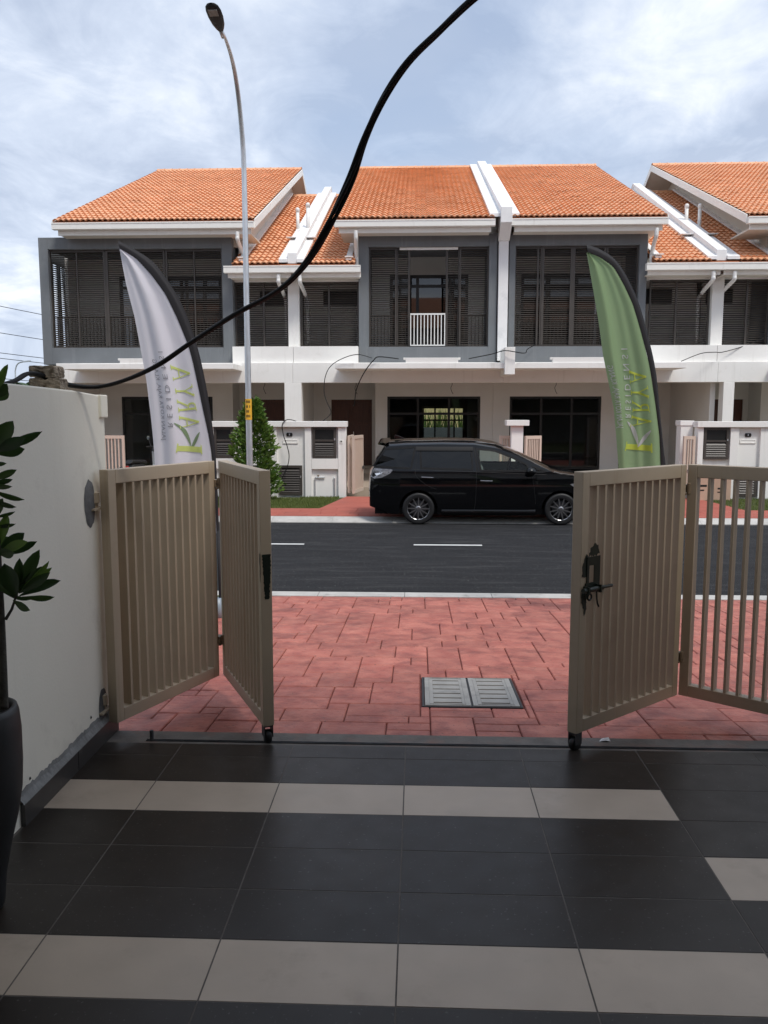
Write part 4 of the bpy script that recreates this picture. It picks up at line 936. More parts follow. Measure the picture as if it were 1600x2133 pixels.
MB().obox(lc, ax*.075, sx_*.085, upv*.006).build('lamp_lens', 'led', sl_, bevel=.004)
MB().tube([tuple(hc - ax*.33), tuple(hc - ax*.50)], .042, 12).build('head_bracket', 'galv', sl_, smooth=True)
st = []
for (za, zb) in ((1.60, 2.06),):
    MB().grid([[(-3.76+.0745*math.cos(a), 18.5+.0745*math.sin(a), z) for a in [math.pi*(1.05+.9*k/12) for k in range(13)]] for z in (za, zb)]).build('warning_sticker', 'yellow', sl_)
    mk = MB()
    rnd = random.Random(5)
    for row in range(4):
        for cidx in range(4):
            if rnd.random() < .15: continue
            a0 = math.pi*(1.32+.105*cidx); a1 = a0 + math.pi*.07; z = zb-.09-row*.105
            mk.grid([[(-3.76+.0755*math.cos(a), 18.5+.0755*math.sin(a), zz) for a in (a0, a1)] for zz in (z, z+.055)])
    mk.build('sticker_print', 'black', sl_)

# ------------------------------------------------------------------ shrub by the lamp
sh = thing('columnar_shrub', 'bushy green cone shaped shrub behind the street lamp pole', 'shrub', (-3.83, 19.75, -.33))
def leafcloud(centre, fn, n, size, seed, m, parent, name='foliage'):
    rnd = random.Random(seed); mb = MB()
    for _ in range(n):
        p, nrm = fn(rnd)
        d = (nrm + Vector((rnd.uniform(-.7,.7), rnd.uniform(-.7,.7), rnd.uniform(-.2,.9)))).normalized(); s_ = size*rnd.uniform(.6,1.3)
        sd_ = d.cross(Vector((rnd.uniform(-1,1), rnd.uniform(-1,1), rnd.uniform(-1,1)))).normalized()*s_*.24
        up_ = d.cross(sd_).normalized()*s_*.07
        mb.add([p, p + d*s_*.5 + sd_ + up_, p + d*s_, p + d*s_*.5 - sd_ + up_], [(0,1,2),(0,2,3)])
    return mb.build(name, m, parent)
def shrub_fn(rnd):
    while True:
        z = rnd.random()**.9; a = rnd.uniform(0, 6.28)
        R_ = (.43*(1-z**3.0)**.85 + .04) * (1 + .20*math.sin(3*a+5*z) + .20*math.sin(13*z+2*a) + .12*math.sin(29*z-3*a)) * (.75 + .25*math.sin(min(1, z*5+.35)*1.57))
        r_ = R_*math.sqrt(rnd.uniform(.25, 1)); 
        if math.sin(a*5+z*17)*math.sin(z*23-a*3) > .62: continue
        p = Vector((-3.90 + math.cos(a)*r_, 19.75 + math.sin(a)*r_, -.20 + z*2.25)); return p, Vector((math.cos(a), math.sin(a), .25))
leafcloud(None, shrub_fn, 4200, .125, 4, 'bush', sh); leafcloud(None, shrub_fn, 900, .10, 14, 'bushtip', sh, 'young_foliage')
MB().tube([(-3.83,19.75,-.35),(-3.82,19.74,.6),(-3.83,19.76,1.6)], [.03,.022,.008], 8).build('trunk', 'bark', sh)

# ------------------------------------------------------------------ feather flags
def flag(label, pole, inner, left, clothm, zs, ybase, seed, folds):
    g = thing('feather_flag', label, 'flag', (pole[-1][0], ybase, APZ(ybase)-.03), 0, 'feather flags at the driveway')
    rp = lambda P: sorted([(z, x) for x, z in P])
    pi, li = rp(inner), rp(left); ztop = inner[0][1]; zbot = left[-1][1]
    def fold(x, z):
        xl, xr = interp(li, z), interp(pi, z); t = (x-xl)/max(.02, xr-xl); hgt = (ztop-z)/(ztop-zbot)
        amp = .012 + .026*min(1, hgt*1.6)
        tt = t + .10*hgt
        v = sum(a*math.sin(2*math.pi*(f*tt + ph) + 1.3*hgt*f*.5) for a, f, ph in folds)
        return ybase + amp*1.25*v*(1 - min(1, max(0, t))**5)
    rows = []; NZ, NX = 110, 40
    for i in range(NZ+1):
        z = lerp(zbot+.002, ztop, i/NZ); xl, xr = interp(li, z), interp(pi, z)
        rows.append([(lerp(xl, xr, k/NX), fold(lerp(xl, xr, k/NX), z), z) for k in range(NX+1)])
    MB().grid(rows).build('flag_cloth', clothm, g, smooth=True)
    # black pole sleeve with some width
    pp_ = catmull([(x, 0, z) for x, z in pole], 5); ip = rp(inner); rows = []
    for p in pp_:
        z = p.z; 
        rows.append(p)
    sv = MB(); pr = []
    inn = catmull([(x, 0, z) for x, z in inner], 5)
    n = min(len(pp_), len(inn)) - 1
    for i in range(n+1):
        a = pp_[min(len(pp_)-1, i)]; b = inn[min(len(inn)-1, i)]
        m_ = (a+b)/2; yb_ = fold(b.x+.01, max(zbot+.01, min(ztop-.01, b.z)))
        pr.append([(b.x, ybase-.006, b.z), (m_.x, ybase-.012, m_.z), (a.x, ybase, a.z), (m_.x, ybase+.014, m_.z), (b.x, ybase+.006, b.z)])
    sv.grid(pr).build('pole_sleeve', 'sleeve', g, smooth=True)
    bx, bz = pole[-1]
    MB().tube([(bx-.012, ybase, bz+.02), (bx-.006, ybase, lerp(bz, APZ(ybase), .5)), (bx, ybase, APZ(ybase)-.03)], .014, 10).build('pole', 'sleeve', g, smooth=True)
    MB().tube([(bx-.02, ybase-.02, APZ(ybase)-.02), (bx-.02, ybase-.02, APZ(ybase)+.20)], .055, 14).build('base_pipe', M['pvcgrey'], g, smooth=True)
    return g, fold
M['pvcgrey'] = mat('grey_pvc', (.22, .27, .32), .4)
wp = [(-2.835,3.375),(-2.66,3.28),(-2.50,3.17),(-2.35,2.97),(-2.22,2.73),(-2.11,2.40),(-2.05,2.13),(-2.00,1.81),(-1.96,1.44),(-1.95,1.19),(-1.94,.84),(-1.94,.60)]
wi = [(-2.82,3.30),(-2.67,3.21),(-2.53,3.06),(-2.40,2.88),(-2.29,2.65),(-2.19,2.39),(-2.13,2.13),(-2.07,1.81),(-2.01,1.49),(-1.985,1.19),(-1.97,.84),(-1.965,.595)]
wl = [(-2.83,3.31),(-2.78,2.98),(-2.71,2.67),(-2.66,2.35),(-2.62,2.08),(-2.59,1.76),(-2.57,1.49),(-2.56,1.25),(-2.30,.90),(-1.98,.59)]
fw, foldw = flag('white feather flag with lime lettering in front of the left house', wp, wi, wl, 'flagw', None, 8.0, 1, [(1.0,1.3,.1),(.42,2.6,.35),(.07,5.2,.6)])
gpole = [(1.535,3.305),(1.66,3.26),(1.80,3.17),(1.91,3.02),(2.03,2.78),(2.13,2.47),(2.21,2.16),(2.26,1.81),(2.31,1.45),(2.34,1.24),(2.37,.85),(2.38,.60)]
gin = [(1.55,3.23),(1.66,3.19),(1.79,3.10),(1.89,2.94),(1.98,2.76),(2.06,2.52),(2.15,2.21),(2.22,1.85),(2.27,1.54),(2.29,1.27),(2.33,.85),(2.345,.60)]
gleft = [(1.54,3.24),(1.61,2.91),(1.67,2.61),(1.72,2.30),(1.78,2.03),(1.83,1.81),(1.86,1.54),(1.89,1.24),(2.10,.90),(2.335,.595)]
fg, foldg = flag('sage green feather flag with yellow lettering in front of the third house', gpole, gin, gleft, 'flagg', None, 8.0, 2, [(1.0,1.3,.45),(.45,2.6,.1),(.08,5.1,.3)])
def poly_at(P, t):
    n = len(P)-1; s_ = max(0, min(n-1e-6, t*n)); i = int(s_); f = s_-i
    return Vector((lerp(P[i][0],P[i+1][0],f), lerp(P[i][1],P[i+1][1],f)))
def subdivide_poly(P, step=.02):
    o = []
    for i in range(len(P)):
        a = Vector(P[i]); b = Vector(P[(i+1) % len(P)]); d = max(1, int((b-a).length/step))
        for k in range(d): o.append(tuple(a.lerp(b, k/d)))
    return o
def stroke(a, b, w_):
    a, b = Vector(a), Vector(b); n = Vector((-(b-a).y, (b-a).x)).normalized()*w_/2
    return [a+n, b+n, b-n, a-n]
# serif capitals in a unit box, thick and thin strokes
GLY = {
 'A': [stroke((.06,.02),(.45,1),.07), stroke((.44,1),(.86,.02),.17), [(.22,.30),(.66,.30),(.66,.36),(.22,.36)], [(-.04,0),(.20,0),(.20,.04),(-.04,.04)], [(.66,0),(1.0,0),(1.0,.04),(.66,.04)]],
 'R': [[(.12,.03),(.28,.03),(.28,.97),(.12,.97)], [(.28,.97),(.55,.97),(.72,.88),(.74,.72),(.66,.56),(.48,.49),(.28,.49),(.28,.55),(.46,.56),(.56,.64),(.58,.75),(.54,.86),(.44,.91),(.28,.91)], [(.40,.49),(.56,.50),(.95,.03),(.80,.03)], [(.0,0),(.40,0),(.40,.04),(.0,.04)], [(.0,.96),(.14,.96),(.14,1),(.0,1)], [(.74,0),(1.04,0),(1.04,.04),(.74,.04)]],
 'Y': [stroke((.08,.99),(.46,.46),.17), stroke((.86,.99),(.48,.46),.07), [(.39,.02),(.55,.02),(.55,.50),(.39,.50)], [(.26,0),(.68,0),(.68,.04),(.26,.04)], [(-.04,.96),(.24,.96),(.24,1),(-.04,1)], [(.72,.96),(1.0,.96),(1.0,1),(.72,1)]],
}
def leaf_stroke(P0, P1, P2, wmax, n=14):
    L_, R_ = [], []
    for k in range(n+1):
        t = k/n; p = Vector(P0)*(1-t)**2 + Vector(P1)*2*t*(1-t) + Vector(P2)*t*t
        tg_ = (2*(1-t)*(Vector(P1)-Vector(P0)) + 2*t*(Vector(P2)-Vector(P1))).normalized(); nn_ = Vector((-tg_.y, tg_.x)); w_ = wmax*math.sin(math.pi*min(.999,max(.001,t)))**.8 + .008
        L_.append(p+nn_*w_/2); R_.append(p-nn_*w_/2)
    return [tuple(p) for p in L_] + [tuple(p) for p in reversed(R_)]
def fine(V, F, passes=2, mx=.05):
    """triangulate and split triangles so that print follows the folds"""
    V = list(V); T = []
    for f in F:
        for k in range(1, len(f)-1): T.append((f[0], f[k], f[k+1]))
    for _ in range(passes):
        mid = {}; N = []
        def m(a, b):
            k = (min(a,b), max(a,b))
            if k not in mid: mid[k] = len(V); V.append(((V[a][0]+V[b][0])/2, (V[a][1]+V[b][1])/2))
            return mid[k]
        for a, b, c in T:
            ab, bc, ca = m(a,b), m(b,c), m(c,a); N += [(a,ab,ca),(ab,b,bc),(ca,bc,c),(ab,bc,ca)]
        T = N
    return V, T
def print_on(flag_, fold, polys, B, T, m, name):
    """polys in text space (x along the word 0..1, y up 0..1) laid on the cloth between curves B and T"""
    mb = MB(); layer = 0
    for P in polys:
        layer += 1; bm = bmesh.new(); bv = [bm.verts.new((u, v, 0)) for u, v in subdivide_poly(P, .05)]
        f = bm.faces.new(bv); bmesh.ops.triangulate(bm, faces=[f]); bm.verts.index_update()
        V, F = fine([(q.co.x, q.co.y) for q in bm.verts], [tuple(q.index for q in f.verts) for f in bm.faces], 1); bm.free(); vs = []
        for (u, v) in V:
            b, t = poly_at(B, u), poly_at(T, u); q = b + (t-b)*v; vs.append((q.x, fold(q.x, q.y)-.006-.0005*(layer % 7), q.y))
        mb.add(vs, F)
    return mb.build(name, m, flag_)
def word(text, x0, x1, gl):
    o = []; n = len(text); cw = (x1-x0)/n
    for i, ch in enumerate(text):
        for P in gl[ch]: o.append([(x0+cw*(i+.08+p[0]*.80), p[1]) for p in P])
    return o
def font_polys(text, spacing=1.0):
    cu = bpy.data.curves.new('t', 'FONT'); cu.body = text; cu.space_character = spacing; cu.resolution_u = 3
    ob = bpy.data.objects.new('t', cu); C.objects.link(ob); dg = bpy.context.evaluated_depsgraph_get()
    me = bpy.data.meshes.new_from_object(ob.evaluated_get(dg))
    xs_ = [v.co.x for v in me.vertices]; ys_ = [v.co.y for v in me.vertices]; x0, x1 = min(xs_), max(xs_); y0_, y1_ = min(min(ys_), 0), .72
    V = [((v.co.x-x0)/(x1-x0), (v.co.y)/.72) for v in me.vertices]; F = [tuple(p.vertices) for p in me.polygons]
    bpy.data.objects.remove(ob); bpy.data.curves.remove(cu); bpy.data.meshes.remove(me); return V, F
def font_on(flag_, fold, text, B, T, m, name, spacing=1.0):
    V, F = fine(*font_polys(text, spacing), 1); vs = []
    for u, v in V:
        b, t = poly_at(B, u), poly_at(T, u); q = b + (t-b)*v; vs.append((q.x, fold(q.x, q.y)-.008, q.y))
    o = MB().add(vs, F).build(name, m, flag_); o['kind'] = 'stuff'; return o      # letters too small to pick apart
def brand(flag_, fold, B, T, kB, kT, lime, leafm, resB, resT, adrB, adrT, small):
    for k_, ch in enumerate('ARYA'):
        print_on(flag_, fold, word(ch, .255+.745*k_/4, .255+.745*(k_+1)/4, GLY), B, T, lime, 'letter')
    # the K: an upright with serifs and two leaves
    K = [[(.015,.05),(.075,.05),(.075,.95),(.015,.95)], [(.0,0),(.105,0),(.095,.05),(.0,.05)], [(.0,.95),(.10,.95),(.09,1.0),(.0,1.0)]]
    print_on(flag_, fold, K, B, T, lime, 'letter')
    for lf_ in [leaf_stroke((.05,.50),(.13,.66),(.225,.96),.055), leaf_stroke((.055,.52),(.20,.42),(.335,-.22),.06)]: print_on(flag_, fold, [lf_], B, T, leafm, 'leaf_emblem')
    font_on(flag_, fold, 'RESIDENSI', resB, resT, small, 'lettering', 1.75)
    if adrB: font_on(flag_, fold, 'JALAN KOTA RAJA, KLANG', adrB, adrT, small, 'lettering', 1.05)
brand(fw, foldw, [(-2.325,1.385),(-2.29,1.60),(-2.305,1.80),(-2.33,2.00),(-2.37,2.24)], [(-2.085,1.365),(-2.10,1.60),(-2.13,1.82),(-2.16,2.00),(-2.205,2.235)], None, None, 'lime', 'leafprint',
      [(-2.395,1.63),(-2.40,1.80),(-2.415,2.00),(-2.45,2.21),(-2.475,2.34)], [(-2.34,1.63),(-2.345,1.80),(-2.365,2.00),(-2.40,2.21),(-2.425,2.34)],
      [(-2.475,1.50),(-2.48,1.76),(-2.505,2.02),(-2.55,2.27)], [(-2.425,1.50),(-2.435,1.76),(-2.46,2.02),(-2.50,2.27)], 'greyprint')
brand(fg, foldg, [(1.935,1.41),(2.00,1.62),(2.02,1.80),(1.99,1.98),(1.965,2.18)], [(2.20,1.39),(2.185,1.62),(2.16,1.80),(2.14,1.98),(2.10,2.18)], None, None, 'limeg', 'whiteprint',
      [(1.945,1.72),(1.945,1.90),(1.925,2.12),(1.89,2.36)], [(2.005,1.72),(2.00,1.90),(1.98,2.12),(1.945,2.36)], [(1.87,1.62),(1.845,1.80),(1.82,1.98),(1.755,2.20)], [(1.915,1.62),(1.89,1.80),(1.865,1.98),(1.80,2.20)], 'whiteprint')

# ------------------------------------------------------------------ black car parked with two wheels on the kerb
def car():
    t = thing('parked_car', 'black people carrier parked side on at the far kerb', 'car', (-.945, 16.93, -.40), 0, None, local=True)
    t.rotation_euler = (R(2.6), 0, 0); t.location.z = -.40 + .038
    Lc = 4.59; XR, XF, RW = .950, 3.690, .312
    topE = [(0,.62),(.02,.90),(.05,1.04),(.09,1.12),(.30,1.475),(.36,1.505),(.7,1.53),(1.4,1.545),(2.05,1.535),(2.45,1.475),(2.75,1.375),(3.15,1.20),(3.55,1.015),(3.72,.965),(4.1,.90),(4.4,.80),(4.54,.68),(4.59,.55)]
    def top_(x): return interp(topE, x)
    def bot(x):
        b = .205
        if x < .35: b = lerp(.34, .235, x/.35)
        if x > 4.3: b = lerp(.205, .26, (x-4.3)/.29)
        for xc in (XR, XF):
            d = abs(x-xc)
            if d < .372: b = max(b, RW + math.sqrt(max(0, .372**2-d*d)) - .005)
        return b
    plan = [(0,.80),(.06,.86),(.2,.925),(.6,.985),(1.2,1.0),(3.2,1.0),(3.8,.97),(4.2,.90),(4.45,.78),(4.59,.62)]
    prof = [(.2,.815),(.32,.842),(.55,.850),(.74,.856),(.86,.846),(.99,.822),(1.08,.79),(1.25,.735),(1.42,.675),(1.55,.615)]
    def hw(x, z):
        return interp(plan, x) * (interp(prof, z-.09) + interp(prof, z-.045) + interp(prof, z) + interp(prof, z+.045) + interp(prof, z+.09))/5
    xs_ = sorted(set([round(.03*i, 3) for i in range(int(Lc/.03)+1)] + [Lc, .01, .02] + [round(xc+.372*math.cos(a*math.pi/24), 4) for xc in (XR, XF) for a in range(25)]))
    NV = 34
    W = {
     'quarter': [(.075,1.125),(.30,1.445),(.88,1.487),(.80,1.095)],
     'reardoor': [(.99,1.445),(1.96,1.445),(1.985,1.075),(1.00,1.10)],
     'front': [(2.07,1.452),(2.40,1.425),(2.72,1.305),(3.02,1.165),(3.065,1.055),(2.15,1.060)],
     'corner': [(3.14,1.125),(3.40,1.035),(3.14,1.040)] }
    def inside(P, x, z):
        c = False; n = len(P)
        for i in range(n):
            (x1_, z1_), (x2_, z2_) = P[i], P[(i+1) % n]
            if (z1_ > z) != (z2_ > z) and x < (x2_-x1_)*(z-z1_)/(z2_-z1_)+x1_: c = not c
        return c
    body = MB()
    for sgn in (-1, 1):
        V = []
        for x in xs_:
            b, tp = bot(x), top_(x)
            if tp < b + .02: tp = b + .02
            V.append([(x, sgn*hw(x, lerp(b, tp, k/NV)), lerp(b, tp, k/NV)) for k in range(NV+1)])
        o = len(body.v); body.v += [p for r_ in V for p in r_]; n = NV+1
        for i in range(len(xs_)-1):
            for k in range(NV):
                cxm = (V[i][k][0]+V[i+1][k][0])/2; czm = (V[i][k][2]+V[i+1][k+1][2])/2
                if any(inside(P, cxm, czm) for P in W.values()): continue
                q = (o+i*n+k, o+(i+1)*n+k, o+(i+1)*n+k+1, o+i*n+k+1); body.f.append(q if sgn < 0 else q[::-1])
    # ribbon over bonnet, windscreen, roof and hatch
    NC = 14; rows = []
    for x in xs_:
        tp = max(top_(x), bot(x)+.02); h_ = hw(x, tp); cr = .07 if .3 < x < 2.6 else (.05 if x < 4.0 else .03)
        bulge = 0
        rows.append([(x - (.05*(1-(2*j/NC-1)**2) if x < .05 else 0) + (.10*(1-(2*j/NC-1)**2) if x > 4.55 else 0), lerp(-h_, h_, j/NC), tp + cr*(1-(2*j/NC-1)**4)) for j in range(NC+1)])
    body.grid(rows)
    # ends
    for x in (xs_[0], xs_[-1]):
        b, tp = bot(x), max(top_(x), bot(x)+.02); rows = []
        for k in range(9):
            z = lerp(b, tp, k/8); h_ = hw(x, z); rows.append([(x + ((-.05 if x < 1 else .10))*(1-(2*j/NC-1)**2), lerp(-h_, h_, j/NC), z) for j in range(NC+1)])
        body.grid(rows)
    bo = body.build('body', 'carpaint', t, smooth=True)
    # dark underbody and wheel housings
    MB().box(.1, 4.45, -.70, .70, .19, .30).box(1.36, 3.28, -.78, .78, .20, .26).build('underbody', 'carplastic', t)
    for xc in (XR, XF):
        for sgn in (-1, 1):
            rows = [[(xc+.37*math.cos(a), sgn*yy, RW+.37*math.sin(a)) for a in [math.pi*k/16 for k in range(17)]] for yy in (.835, .56)]
            MB().grid(rows).build('wheel_arch', 'carplastic', t, smooth=True)
            MB().box(xc-.36, xc+.36, sgn*.56-.005, sgn*.56+.005, .2, RW+.36).build('wheel_well', 'carplastic', t)
    # glazing
    def onside(P, sgn, off, n=1):
        pts = subdivide_poly(P, .12); vs = [(x, sgn*(hw(x, z)+off), z) for x, z in pts]; c = (sum(p[0] for p in pts)/len(pts), sum(p[1] for p in pts)/len(pts))
        return MB().add(vs + [(c[0], sgn*(hw(*c)+off), c[1])], [(k, (k+1) % len(vs), len(vs)) for k in range(len(vs))])
    def trim(P, sgn, w_, off, name, m='carplastic'):
        pts = subdivide_poly(P, .08); n = len(pts); c = Vector((sum(p[0] for p in pts)/n, sum(p[1] for p in pts)/n)); A, B_ = [], []
        for i in range(n):
            p = Vector(pts[i]); tg_ = (Vector(pts[(i+1) % n]) - Vector(pts[i-1])).normalized(); nn_ = Vector((-tg_.y, tg_.x))
            if nn_.dot(p-c) < 0: nn_ = -nn_
            a = p + nn_*w_; b = p - nn_*w_*.6
            A.append((a.x, sgn*(hw(a.x, a.y)+off), a.y)); B_.append((b.x, sgn*(hw(b.x, b.y)+off), b.y))
        return MB().add(A+B_, [(i, (i+1) % n, n+(i+1) % n, n+i) for i in range(n)]).build(name, m, t, fix=True)
    for sgn in (-1, 1):
        for k_, P in W.items():
            onside(P, sgn, -.004).build('side_window', 'carglassf' if k_ in ('front', 'corner') else 'carglassr', t, fix=True)
            trim(P, sgn, .022, .004, 'window_trim')
        trim([(2.02,1.47),(2.06,1.47),(2.13,1.05),(2.09,1.05)], sgn, .02, .003, 'door_pillar')
        # wind visor over the rear door glass
        MB().grid([[(x, sgn*(hw(x, z)+o), z) for x in (.90, 1.2, 1.6, 2.0)] for z, o in ((1.50,.006),(1.455,.022),(1.425,.022))]).build('wind_visor', 'carplastic', t, smooth=True)
        # shut lines
        for P in ([(.935,1.49),(.90,1.09),(.905,.95),(1.10,.78),(1.30,.70)], [(2.03,1.50),(2.06,1.05),(2.05,.5),(2.02,.27)], [(3.12,1.02),(3.16,.75),(3.20,.42)], [(.80,1.075),(1.2,1.06),(2.05,1.03),(3.4,.98)], [(1.40,.29),(2.4,.285),(3.2,.30)]):
            pts = catmull([(x, 0, z) for x, z in P], 6)
            MB().tube([(p.x, sgn*(hw(p.x, p.z)+.0005), p.z) for p in pts], .0035, 5).build('shut_line', 'rubber', t)
        # side skirt
        MB().grid([[(x, sgn*(hw(x, .3)+o), z) for x in [1.40+.09*k for k in range(21)]] for z, o in ((.30,.004),(.265,.022),(.215,.020),(.19,-.02))]).build('side_skirt', 'carpaint', t, smooth=True)
        # handles
        for hx_, hz in ((1.00,.925),(2.13,.862)):
            MB().obox((hx_+.12, sgn*(hw(hx_, hz)+.022), hz), (.115,0,-.004), (0,.010,0), (0,0,.010)).build('door_handle', 'chrome', t, bevel=.004)
            MB().obox((hx_+.12, sgn*(hw(hx_, hz)+.001), hz-.018), (.075,0,0), (0,.003,0), (0,0,.028)).build('handle_cup', 'rubber', t, bevel=.003)
        # tail lamp wrapping the corner, reflector, headlamp
        onside([(.012,.93),(.05,1.04),(.085,1.085),(.40,1.075),(.455,1.06),(.40,.99),(.25,.915),(.10,.885)], sgn, .010).build('tail_lamp', 'lamp', t, fix=True)
        onside([(.10,.985),(.40,1.045),(.34,.985),(.14,.945)], sgn, .0125).build('lamp_reflector', 'redlamp' if sgn > 0 else 'chrome', t, fix=True)
        onside([(.03,.74),(.18,.78),(.16,.70),(.05,.66)], sgn, .008).build('bumper_reflector', 'carpaint', t, fix=True)
        onside([(3.85,.80),(4.15,.86),(4.40,.78),(4.44,.68),(4.2,.66),(3.95,.72)], sgn, .010).build('headlamp', 'lamp', t, fix=True)
        # mirror
        mx_ = 3.07; my = hw(mx_, 1.03)
        mb = MB(); rows = []
        for (q, r_) in ((-.07,.01),(-.06,.075),(-.02,.10),(.04,.095),(.09,.06),(.115,.01)):
            rows.append([(mx_+q, sgn*(my+.13)+.10*r_/.10*math.cos(a), 1.055+.078*r_/.10*math.sin(a)) for a in [2*math.pi*k/14 for k in range(15)]])
        mb.grid(rows).build('door_mirror', 'carpaint', t, smooth=True, fix=True)
        MB().obox((mx_+.03, sgn*(my+.03), .985), (.05,0,0), (0,.06,0), (0,0,.018)).build('mirror_arm', 'carplastic', t, bevel=.006)
    for sgn in (-1, 1):
        MB().grid([[(x, sgn*(hw(x, z)-.03), z) for x in (1.45, 2.0, 2.6, 3.0)] for z in (.45, .75, 1.04)]).build('door_trim', 'seatgrey', t, smooth=True)
    MB().grid([[(x, y_*hw(x, 1.5)*.96, top_(x)-.01) for y_ in (-1,-.5,0,.5,1)] for x in (.5, 1.2, 2.0, 2.4)]).build('headlining', 'seatgrey', t, smooth=True)
    # spoiler, shark fin, roof rails, rear glass, windscreen, wipers
    MB().grid([[(x, y_, z) for y_ in (-.60,-.3,0,.3,.60)] for x, z in ((.36,1.575),(.20,1.57),(.155,1.55),(.16,1.535),(.24,1.52),(.36,1.50))]).build('spoiler', 'carpaint', t, smooth=True)
    MB().prism([(.46,1.60),(.66,1.615),(.50,1.68),(.47,1.68)], 'y', -.02, .02).build('antenna', 'carpaint', t, bevel=.006, fix=True)
    MB().grid([[(x, y_, z) for y_ in (-.56,-.3,0,.3,.56)] for x, z in ((.070,1.165),(.27,1.485))]).build('rear_window', 'carglassr', t)
    MB().grid([[(x, y_*hw(x, top_(x))*.93, top_(x)+.052*(1-y_**4)+.006) for y_ in (-1,-.6,-.2,.2,.6,1)] for x in (2.52,2.75,3.0,3.25,3.48)]).build('windscreen', 'carglassr', t, smooth=True)
    MB().tube([(3.50,-.45,1.055),(3.36,-.05,1.135)], .008, 6).tube([(3.52,.15,1.055),(3.38,.50,1.125)], .008, 6).build('wiper', 'carplastic', t)
    # interior
    for (sx0, yy) in ((2.25,-.36),(2.25,.36),(1.25,-.36),(1.25,.36)):
        s_ = MB().obox((sx0+.22, yy, .62), (.25,0,.02), (0,.24,0), (0,0,.07)).obox((sx0-.05, yy, .88), (.06,0,.0), (0,.23,0), (-.07,0,.26)).build('car_seat', 'seatgrey', t, bevel=.03)
        MB().obox((sx0-.13, yy, 1.22), (.035,0,0), (0,.12,0), (-.01,0,.07)).build('headrest', 'seatgrey', s_, bevel=.02)
    MB().prism([(3.0,.9),(3.05,1.0),(3.5,.98),(3.5,.6),(2.95,.6)], 'y', -.68, .68).build('dashboard', 'seat', t, fix=True)
    sw = [(2.80+.06*math.sin(a)*.5, .36+.18*math.cos(a), 1.0+.175*math.sin(a)) for a in [2*math.pi*k/20 for k in range(21)]]
    MB().tube(sw, .014, 8, cap=False).tube([(2.80,.36,1.0),(2.98,.36,.93)], .025, 8).tube([(2.79,.19,1.0),(2.79,.53,1.0)], .012, 6).build('steering_wheel', 'seat', t)
    # wheels
    tyre = MB().lathe([(.215,-.09),(.268,-.100),(.298,-.094),(.310,-.075),(.312,0),(.310,.075),(.298,.094),(.268,.100),(.215,.09)], 36, (0,0,0), 'y').mesh('tyre', 'rubber', True)
    rm = MB().lathe([(.210,-.06),(.250,-.088),(.262,-.096),(.266,-.090),(.262,-.07),(.235,-.02),(.225,.06)], 36, (0,0,0), 'y')
    rm.lathe([(.0,-.092),(.035,-.090),(.055,-.080),(.060,-.055),(.0,-.05)], 18, (0,0,0), 'y')
    for k in range(12):
        a = 2*math.pi*k/12; d = Vector((math.cos(a),0,math.sin(a))); s_ = Vector((-math.sin(a),0,math.cos(a)))
        p0 = d*.045 + Vector((0,-.078,0)); p1 = d*.254 + Vector((0,-.084,0))
        rm.add([p0-s_*.013, p0+s_*.013, p1+s_*.0075, p1-s_*.0075, p0-s_*.013+Vector((0,.03,0)), p0+s_*.013+Vector((0,.03,0)), p1+s_*.0075+Vector((0,.025,0)), p1-s_*.0075+Vector((0,.025,0))], [(0,1,2,3),(0,4,5,1),(1,5,6,2),(2,6,7,3),(3,7,4,0),(4,7,6,5)])
    rme = rm.mesh('rim', 'rim'); disc = MB().lathe([(0,-.03),(.15,-.03),(.155,-.02),(.155,.0),(0,.0)], 24, (0,0,0), 'y').mesh('brake_disc', 'steel'); bak = MB().lathe([(0,.02),(.235,.02)], 24, (0,0,0), 'y').mesh('rim_back', 'rubber')
    for xc in (XR, XF):
        for sgn in (-1, 1):
            wh = put('wheel', tyre, t, (xc, sgn*.745, RW), (0, 0, 0 if sgn < 0 else math.pi))
            ORG[wh.name] = (0,0,0)
            sp_ = random.uniform(0, .5)
            for nm, me in (('rim', rme), ('brake_disc', disc), ('rim_back', bak)): put(nm, me, wh, (0,0,0), (0, sp_ if nm == 'rim' else 0, 0))
    return t
car()

# ------------------------------------------------------------------ scooter behind the left gate of the end house
sc = thing('scooter', 'grey and black scooter with a round mirror parked beyond the far left gate', 'scooter', (-7.36, 22.2, -.20), R(58), None, local=True)
MB().prism([(-.62,.42),(-.50,.60),(-.1,.60),(.0,.45),(-.1,.30),(-.5,.30)], 'y', -.14, .14).build('rear_body', 'rubber', sc, bevel=.04, fix=True)
MB().prism([(-.58,.62),(-.50,.72),(-.05,.70),(.02,.62)], 'y', -.13, .13).build('saddle', 'rubber', sc, bevel=.03, fix=True)
MB().prism([(.0,.22),(.40,.22),(.52,.55),(.46,.92),(.38,.92),(.40,.55),(.32,.30),(.0,.30)], 'y', -.17, .17).build('leg_shield', 'scooterbody', sc, bevel=.03, fix=True)
MB().prism([(.34,.90),(.50,.90),(.55,1.0),(.44,1.06),(.36,1.02)], 'y', -.11, .11).build('headset', 'rubber', sc, bevel=.03, fix=True)
MB().tube(catmull([(.36,-.34,1.03),(.40,-.18,1.04),(.42,0,1.02),(.40,.18,1.04),(.36,.34,1.03)],5), .017, 8).build('handlebar', 'rubber', sc, smooth=True)
